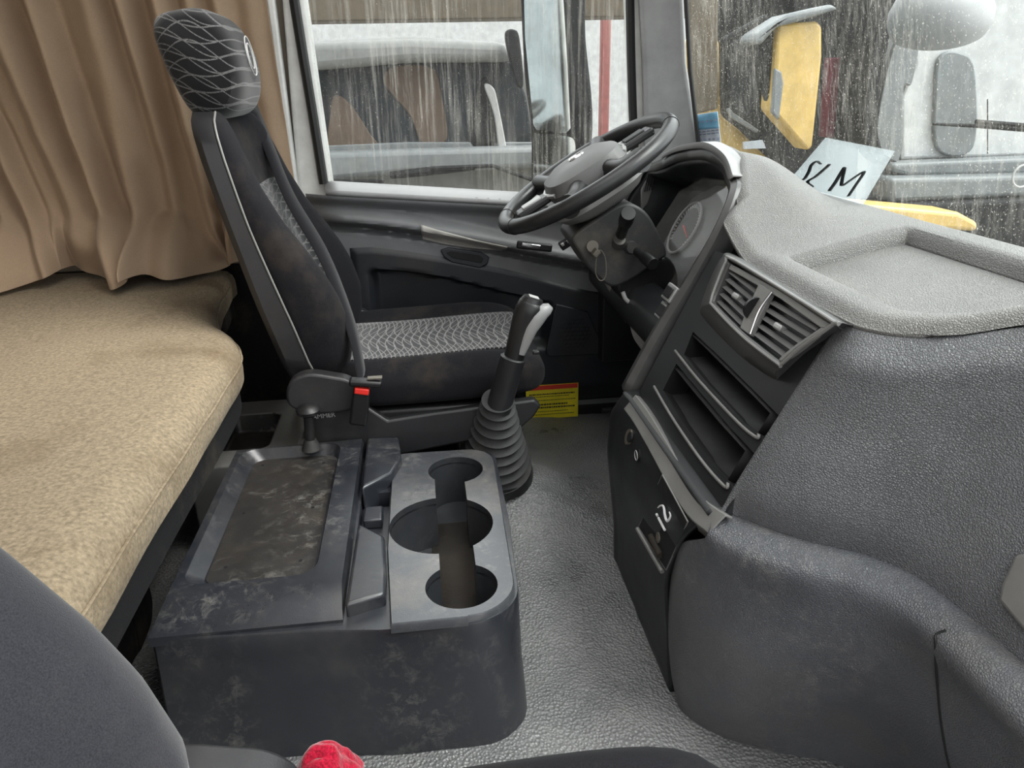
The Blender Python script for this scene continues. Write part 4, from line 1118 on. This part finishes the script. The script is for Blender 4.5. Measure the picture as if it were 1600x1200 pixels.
# silver spoke trims along the pad's two ends (fore and aft as seen from here)
for u_ in (-.098, .098):
    c = wc+wu*u_+wn_*.004
    mk('pad_trim', *tubevf(spl([c-wv*.06+wu*(-.1*u_), c+wu*u_*.06, c+wv*.06+wu*(-.1*u_)], 14), .006, 8), 'silver', sw_)
for u_, sz in ((.135, .05), (-.14, .05)):
    c = wc+wu*u_+wn_*.000
    rt = Matrix((wu, wv, wn_)).transposed()
    bb_ = box('control_spoke', c, (.085, .055, .018), 'rimleather', sw_, rot=rt, bevel=.006)
    box('control_plate', c+wn_*.010, (.05, .036, .006), 'black' if u_ > 0 else 'silver', bb_, rot=rt, bevel=.003)
# hub badge: small double loop emblem
vf = []
for sgn in (-1, 1):
    vf.append(tubevf([wc+wv*(sgn*.006+.010*cos(a))+wu*(.018*sin(a))+wn_*(.0425) for a in [2*pi*k/24 for k in range(24)]], .0022, 6, True))
mk('hub_badge', *merge(*vf), 'chrome', sw_)
col = thing('steering_column', 'dusty black steering column housing below the wheel with ignition and stalks', 'steering column', (.45, 1.74, .4))
cp1 = [(895, 370), (905, 395), (930, 430), (965, 448), (1030, 408), (1042, 395), (1030, 365), (1008, 330), (975, 318), (935, 340)]
hs = [P(*q, 'y', 1.68) for q in cp1]
prism('housing', spl(hs, 40, True), (0, .15, 0), 'coldirty', col, bevel=.01)
lowc = [P(*q, 'y', 1.70) for q in ((965, 440), (1035, 402), (1060, 430), (1050, 470), (1000, 488), (975, 470))]
prism('lower_housing', spl(lowc, 30, True), (0, .12, 0), 'black', col, bevel=.01)
mk('adjust_lever', *tubevf(spl([P(973, 456, 'y', 1.68), P(980, 470, 'y', 1.675), P(1000, 477, 'y', 1.675), P(1040, 455, 'y', 1.68)], 20), .005, 10), 'lightgrey', col)
mk('shaft', *tubevf([P(1010, 470, 'y', 1.76), P(1040, 540, 'y', 1.76), (.60, 1.76, .25)], .028, 16), 'black', col)
# stalks
b0 = P(968, 374, 'y', 1.70); b1 = P(982, 333, 'y', 1.585)
s1 = mk('stalk', *tubevf([b0, b0.lerp(b1, .62), b0.lerp(b1, .64), b0.lerp(b1, .72), b0.lerp(b1, .74), b0.lerp(b1, .97), b1], [.012, .012, .015, .015, .0165, .0165, .0155], 22), 'black', col)
b0 = P(986, 386, 'y', 1.70); b1 = P(1021, 413, 'y', 1.60)
s2 = mk('stalk', *tubevf([b0, b0.lerp(b1, .5), b0.lerp(b1, .6), b0.lerp(b1, .97), b1], [.0085, .010, .0135, .0145, .013], 22), 'black', col)
mk('stalk_gaiter', *tubevf([P(966, 380, 'y', 1.685), P(968, 374, 'y', 1.672)], [.018, .014], 22), 'coldirty', col)
mk('stalk_gaiter', *tubevf([P(984, 386, 'y', 1.685), P(988, 387, 'y', 1.672)], [.018, .013], 22), 'coldirty', col)
mk('ignition_lock', *tubevf([P(926, 385, 'y', 1.69), P(926, 385, 'y', 1.669)], .0135, 26), 'steel', col)
key = thing('ignition_key', 'small key with a hanging wire ring in the ignition lock', 'key', P(926, 385, 'y', 1.665))
box('key_head', P(931, 395, 'y', 1.655), (.014, .022, .018), 'steel', key, bevel=.003, rot=Matrix.Rotation(radians(40), 3, 'Y'))
mk('key_ring', *tubevf(spl([P(*q, 'y', 1.65) for q in ((934, 394), (931, 412), (931, 428), (937, 438), (944, 436), (947, 425), (946, 405), (940, 392))], 40, True), .0013, 8, True), 'steel', key)
# pedal bracket shape by the door
pdl = thing('brake_pedal', 'grey curved pedal arm beside the centre stack', 'pedal', P(1005, 530, 'y', 1.62))
mk('pedal_arm', *tubevf(spl([P(950, 440, 'y', 1.85), P(968, 470, 'y', 1.82), P(985, 500, 'y', 1.8)], 16), [.010+.0003*i for i in range(16)], 10), 'bezel', pdl)
mk('pedal_pad', *tubevf(spl([P(992, 504, 'y', 1.75), P(998, 525, 'y', 1.74), P(1012, 545, 'y', 1.73), P(1016, 552, 'y', 1.73)], 16), .014, 12), 'lightgrey', pdl)
cl_ = tube('brake_cable', [P(1022, 536, 'y', 1.5), P(1012, 556, 'y', 1.5), P(1004, 572, 'y', 1.5)], .006, 'red'); tag(cl_, 'short red hose showing beside the centre stack', 'hose')

# ================================================================== THINGS ON THE WINDSCREEN
def WSP(px, py, off=0.008):
    # walk along the line of sight until it meets the glass
    d = (RT*((px-800)/F)+UP*((600-py)/F)+fw); C = Vector((0, 0, CH)); t = .3
    while t < 4:
        q = C+d*t
        if q.x > wsx(q.y, q.z)-off: return q
        t += .002
    return C+d*2
def sheet(name, corners, mat, par=None, n=6, off=.008, th=.0008):
    rows = []
    for i in range(n+1):
        u = i/n; a = lerp2(corners[0], corners[3], u); b = lerp2(corners[1], corners[2], u)
        rows.append([WSP(*lerp2(a, b, j/n), off) for j in range(n+1)])
    return mk(name, *loft(rows, False, False), mat, par, solid=th, off=0)
ik = sheet('inspection_sticker', [(1082, 180), (1121, 174), (1128, 238), (1091, 240)], 'palepaper', off=.007); tag(ik, 'blue and white inspection sticker on the windscreen by the pillar', 'sticker')
sheet('sticker_header', [(1082.5, 181), (1121, 175), (1123, 200), (1086, 203)], 'blue', ik, off=.0085)
vf = []
for r_ in range(6):
    for c_ in range(5):
        u = .12+.18*c_; v_ = [.2, .45, .52, .66, .82, .95][r_]
        a = lerp2((1082, 180), (1091, 240), v_); b = lerp2((1121, 174), (1128, 238), v_)
        if r_ in (1, 2, 5): q1 = WSP(*lerp2(a, b, u), .0100); q2 = WSP(*lerp2(a, b, u+.13), .0100); vf.append(tubevf([q1, q2], .0012, 4))
        else:
            q1 = WSP(*lerp2(a, b, u+.05), .0100); q2 = q1+Vector((-.0005, -.004, 0)); vf.append(tubevf([q1, q2], .003, 6))
mk('sticker_print', *merge(*vf), plastic('faded_ink', (.2, .22, .3), .6), ik)
mm_ = bpy.data.materials.new('translucent_sheet'); mm_.use_nodes = True; _n = mm_.node_tree; _n.nodes.clear()
_o = _n.nodes.new('ShaderNodeOutputMaterial'); _t = _n.nodes.new('ShaderNodeBsdfTransparent'); _d = _n.nodes.new('ShaderNodeBsdfTranslucent'); _d.inputs[0].default_value = (.62, .68, .7, 1)
_m = _n.nodes.new('ShaderNodeMixShader'); _m.inputs[0].default_value = .24; _n.links.new(_t.outputs[0], _m.inputs[1]); _n.links.new(_d.outputs[0], _m.inputs[2]); _n.links.new(_m.outputs[0], _o.inputs[0])
sh = sheet('reflected_sheet', [(1290, 215), (1398, 236), (1338, 338), (1228, 288)], mm_, off=.012); tag(sh, 'translucent sheet standing for a reflected paper with dark hand written letters on the windscreen', 'paper')  # reflection of a lettered paper in the glass, modelled as a thin sheet
def wst(pts, name, w=.0045):
    mk(name, *tubevf(spl([WSP(*q, .015) for q in pts], 30), w, 6, sc=(1, .3)), 'truckblack', sh)
wst([(1282, 256), (1276, 252), (1268, 258), (1264, 268), (1256, 280), (1244, 282)], 'letter_s')
wst([(1296, 257), (1286, 266), (1274, 276), (1262, 284), (1270, 292)], 'letter_c')
wst([(1296, 298), (1306, 284), (1318, 264), (1320, 264), (1316, 282), (1316, 290), (1328, 282), (1346, 270), (1350, 270), (1338, 288), (1326, 306)], 'letter_m')

# ================================================================== OUTSIDE
# our own truck: door mirror and front mirror
dm = thing('door_mirror', 'tall black door mirror with two glasses outside the driver window', 'mirror', (.3, 2.6, .7))
def ym(pts, y): return [P(*q, 'y', y) for q in pts]
prism('mirror_housing', spl(ym([(812, -80), (814, 0), (820, 120), (830, 205), (832, 300), (850, 330), (905, 330), (926, 200), (915, 60), (905, -80)], 2.66), 50, True), (.02, .12, 0), 'truckblack', dm, bevel=.01)
prism('main_glass', ym([(817, -60), (820, 60), (833, 195), (838, 203), (884, 208), (891, 200), (886, 100), (876, -60)], 2.655), (0, -.006, 0), 'mirror', dm, bevel=0, smooth=False)
prism('wide_glass', spl(ym([(834, 216), (842, 209), (880, 212), (897, 220), (896, 250), (880, 290), (850, 305), (836, 290)], 2.655), 40, True), (0, -.006, 0), 'mirror', dm, bevel=0, smooth=False)
mk('mirror_arm', *tubevf([P(915, -120, 'y', 2.7), P(900, 40, 'y', 2.74), P(920, 340, 'y', 2.7), (.62, 2.3, .5)], .02, 12), 'truckblack', dm)
fm = thing('front_mirror', 'round grey front mirror hanging outside the top of the windscreen', 'mirror', (1.1, 1.0, 1.1))
D_ = 1.25
def dep(px, py, x): return P(px, py, 'x', x)
c = dep(1468, 28, 1.05); ax = (Vector((-.25, -.35, .9))).normalized(); e1 = Vector((1, 0, 0)); 
dist = (c-Vector((0, 0, CH))).dot(fw); rad_ = 74/F*dist
rings = []
ux, uy = frame_(ax)
for r_, h_ in ((.05, .055), (.55, .05), (.85, .035), (1.0, .01), (1.0, -.005), (.93, -.02), (.5, -.03), (.02, -.033)):
    rings.append([c+ux*(rad_*r_*cos(a))+uy*(rad_*r_*sin(a))+ax*h_*1.3 for a in [2*pi*k/48 for k in range(48)]])
mk('mirror_shell', *loft(rings), 'greypillar', fm)
mk('mirror_bracket', *tubevf([c+ax*.03, c+Vector((.02, .0, .25)), c+Vector((-.1, .05, .5))], [.035, .03, .03], 10), 'truckblack', fm)

# yard ground and far building
g = box('yard_ground', (0, 9, -1.5), (60, 50, .1), 'ground', bevel=0); g.name = 'ground'; tag(g, kind='structure')
bl = thing('warehouse', 'pale warehouse wall beyond the trucks', 'building', (0, 16, -1.4))
box('warehouse_wall', (3, 16.5, 1.5), (46, .5, 6), 'building', bl, bevel=0)
box('rusty_beam', (P(700, 8, 'y', 11).x, 11.0, P(700, 5, 'y', 11).z), (7.5, .5, .42), 'rust', bl, bevel=.02)
box('red_post', (P(945, 100, 'y', 12).x, 12, 1.0), (.14, .14, 4.0), 'redpaint', bl, bevel=.02)

def truck(name, label, yb_, px0, px1, rows_, body):
    """a cab front seen through the driver's window: roof visor, screen, nose, wiper"""
    return None
T = thing('light_truck', 'pale grey truck with dark windscreen parked facing the driver window', 'truck', (0, 7, -1.4))
def q7(px, py, y=6.6): return P(px, py, 'y', y)
def face7(name, poly, y, th, mat, bev=.05, par=T): return prism(name, spl([P(a, b, 'y', y) for a, b in poly], 48, True) if name in ('seat_back', 'driver_silhouette', 'mirror_arm', 'side_pillar') else [P(a, b, 'y', y) for a, b in poly], (0, th, 0), mat, par, bevel=bev)
face7('cab_body', [(478, 62), (640, 55), (800, 66), (850, 110), (872, 235), (880, 420), (860, 900), (440, 900), (440, 420), (450, 235), (465, 110)], 6.75, 2.0, 'visor', .12)
face7('roof_visor', [(483, 66), (640, 60), (790, 66), (804, 96), (640, 97), (484, 110)], 6.5, .3, 'visor', .06)
scn = face7('windscreen', [(486, 106), (640, 98), (800, 95), (822, 150), (836, 232), (640, 232), (500, 240), (490, 170)], 6.72, .06, 'truckglass', .02)
face7('seat_back', [(516, 180), (522, 150), (545, 160), (575, 205), (590, 234), (520, 238), (512, 215)], 6.70, .03, 'truckbeige', .01)
face7('seat_back', [(600, 130), (615, 104), (675, 106), (690, 150), (698, 218), (660, 224), (640, 180)], 6.70, .03, 'truckbeige', .01)
face7('driver_silhouette', [(735, 226), (742, 150), (760, 120), (772, 150), (778, 226)], 6.69, .03, 'truckblack', .01)
face7('side_pillar', [(757, 134), (770, 136), (778, 160), (795, 255), (783, 255), (772, 180)], 6.66, .05, 'truckwhite', .02)
face7('nose_panel', [(505, 238), (640, 233), (845, 228), (858, 262), (640, 272), (508, 284)], 6.55, .25, 'truckgrey', .05)
face7('grille_slots', [(520, 281), (600, 280), (600, 287), (520, 288)], 6.50, .04, 'truckblack', .01)
face7('dash_top', [(500, 228), (640, 222), (835, 222), (838, 238), (640, 238), (502, 242)], 6.69, .03, 'truckgrey', .01)
face7('mirror_arm', [(790, 52), (803, 46), (812, 60), (818, 130), (808, 132), (796, 90)], 6.4, .08, 'truckblack', .03)
wpz = mk('wiper', *merge(tubevf([P(610, 274, 'y', 6.45), P(665, 268, 'y', 6.4), P(742, 262, 'y', 6.4)], [.03, .035, .02], 8), tubevf([P(672, 263, 'y', 6.35), P(770, 259, 'y', 6.35), P(800, 270, 'y', 6.4), P(840, 284, 'y', 6.45)], .016, 8)), 'truckblack', T)

# yellow truck in front-left
Y = thing('yellow_truck', 'yellow truck with tall door mirror seen through the left of the windscreen', 'truck', (2.2, 4.5, -1.4))
def faceY(name, poly, y, th, mat, bev=.03, par=None): return prism(name, [P(a, b, 'y', y) for a, b in poly], (0.0, th, 0), mat, par or Y, bevel=bev)
faceY('cab_side', [(1075, 60), (1125, 60), (1128, 180), (1205, 240), (1230, 300), (1330, 335), (1335, 700), (1060, 700)], 4.7, .4, 'truckyellow')
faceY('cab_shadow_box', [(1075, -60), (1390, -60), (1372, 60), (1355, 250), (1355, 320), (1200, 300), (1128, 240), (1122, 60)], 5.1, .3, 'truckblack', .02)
faceY('door_frame', [(1128, 60), (1200, 20), (1215, 60), (1205, 150), (1262, 235), (1240, 285), (1150, 195), (1128, 150)], 4.62, .06, 'truckblack', .02)
faceY('door_window', [(1140, 70), (1185, 45), (1183, 150), (1172, 186), (1145, 170), (1138, 120)], 4.60, .03, 'truckglass', .01)
faceY('window_frame_edge', [(1140, 168), (1146, 176), (1186, 203), (1183, 208), (1143, 184), (1136, 172)], 4.58, .03, 'truckgrey', .005)
faceY('mirror_back', [(1216, 36), (1278, 33), (1285, 42), (1285, 90), (1270, 230), (1262, 236), (1206, 172), (1212, 100)], 4.2, .16, 'truckyellow', .05)
faceY('mirror_notch', [(1211, 106), (1222, 112), (1225, 130), (1218, 188), (1206, 176)], 4.18, .03, 'truckgrey', .01)
faceY('mirror_cap', [(1176, 66), (1182, 52), (1230, 22), (1300, 6), (1312, 14), (1240, 36), (1215, 42), (1190, 70)], 4.15, .2, 'truckgrey', .05)
faceY('mirror_stay', [(1176, 66), (1215, 44), (1211, 100), (1205, 172), (1190, 120)], 4.25, .08, 'truckblack', .02)
faceY('maroon_post', [(1300, 90), (1316, 90), (1304, 215), (1290, 215)], 4.8, .1, 'maroon', .01)
faceY('sticker_patch', [(1162, 222), (1192, 219), (1197, 232), (1163, 233)], 4.55, .02, 'palepaper', .002)
faceY('bumper', [(1340, 318), (1500, 332), (1530, 348), (1528, 362), (1340, 352)], 3.6, .25, 'truckyellow', .06)
faceY('brown_panel', [(1076, -40), (1122, -40), (1122, 170), (1082, 180)], 4.55, .05, 'rust', .01)
faceY('number_paint', [(1180, 262), (1188, 247), (1198, 250), (1204, 272), (1196, 290), (1192, 268)], 4.55, .03, 'truckwhite', .004)

# white truck on the right
Wt = thing('white_truck', 'white truck with wiper and grey bumper facing the right of the windscreen', 'truck', (3.3, 4.0, -1.4))
def faceW(name, poly, y, th, mat, bev=.03): return prism(name, spl([P(a, b, 'y', y) for a, b in poly], 40, True) if name in ('screen_reflection', 'pillar_shadow', 'cab_pillar') else [P(a, b, 'y', y) for a, b in poly], (0.0, th, 0), mat, Wt, bevel=bev)
faceW('cab_front', [(1392, -120), (1900, -120), (1900, 800), (1340, 800), (1350, 300), (1362, 100)], 4.3, .12, 'truckwhite', .04)
faceW('cab_rear', [(1392, -120), (1900, -120), (1900, 800), (1340, 800), (1350, 300), (1362, 100)], 4.44, .4, 'truckblack', .03)
faceW('cab_pillar', [(1398, -60), (1412, -60), (1390, 60), (1372, 180), (1380, 235), (1405, 255), (1395, 262), (1360, 240), (1352, 180), (1368, 60)], 4.15, .12, 'truckblack', .02)
faceW('windscreen', [(1420, -60), (1900, -60), (1900, 235), (1408, 250), (1408, 150), (1430, 100)], 4.24, .05, 'building', .02)
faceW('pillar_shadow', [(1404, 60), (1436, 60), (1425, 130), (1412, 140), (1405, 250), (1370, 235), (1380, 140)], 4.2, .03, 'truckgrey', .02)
faceW('screen_reflection', [(1470, 88), (1500, 82), (1524, 110), (1522, 230), (1466, 234), (1462, 140)], 4.21, .03, 'truckgrey', .01)  # dark vertical reflection on the screen, put in as a grey patch
faceW('dash_band', [(1395, 255), (1640, 245), (1640, 272), (1420, 276), (1394, 268)], 4.1, .16, 'truckgrey', .03)
faceW('nose_band', [(1390, 278), (1640, 272), (1640, 306), (1392, 318)], 4.0, .2, 'truckgrey', .03)
faceW('bumper', [(1385, 320), (1640, 308), (1640, 560), (1380, 560)], 3.95, .3, 'truckblack', .03)
mk('wiper', *merge(tubevf([P(1458, 194, 'y', 4.0), P(1530, 197, 'y', 4.0), P(1600, 203, 'y', 4.0), P(1680, 210, 'y', 4.0)], [.006, .011, .011, .012], 8), tubevf([P(1525, 190, 'y', 3.97), P(1600, 196, 'y', 3.97), P(1680, 205, 'y', 3.97)], .012, 8), tubevf([P(1543, 155, 'y', 4.1), P(1543, 240, 'y', 4.1)], .003, 6)), 'truckblack', Wt)
mk('round_emblem', *tubevf([P(1598, 275, 'y', 3.95)+Vector((.06*cos(a), 0, .06*sin(a))) for a in [2*pi*k/32 for k in range(32)]], .006, 6, True), 'truckwhite', Wt)
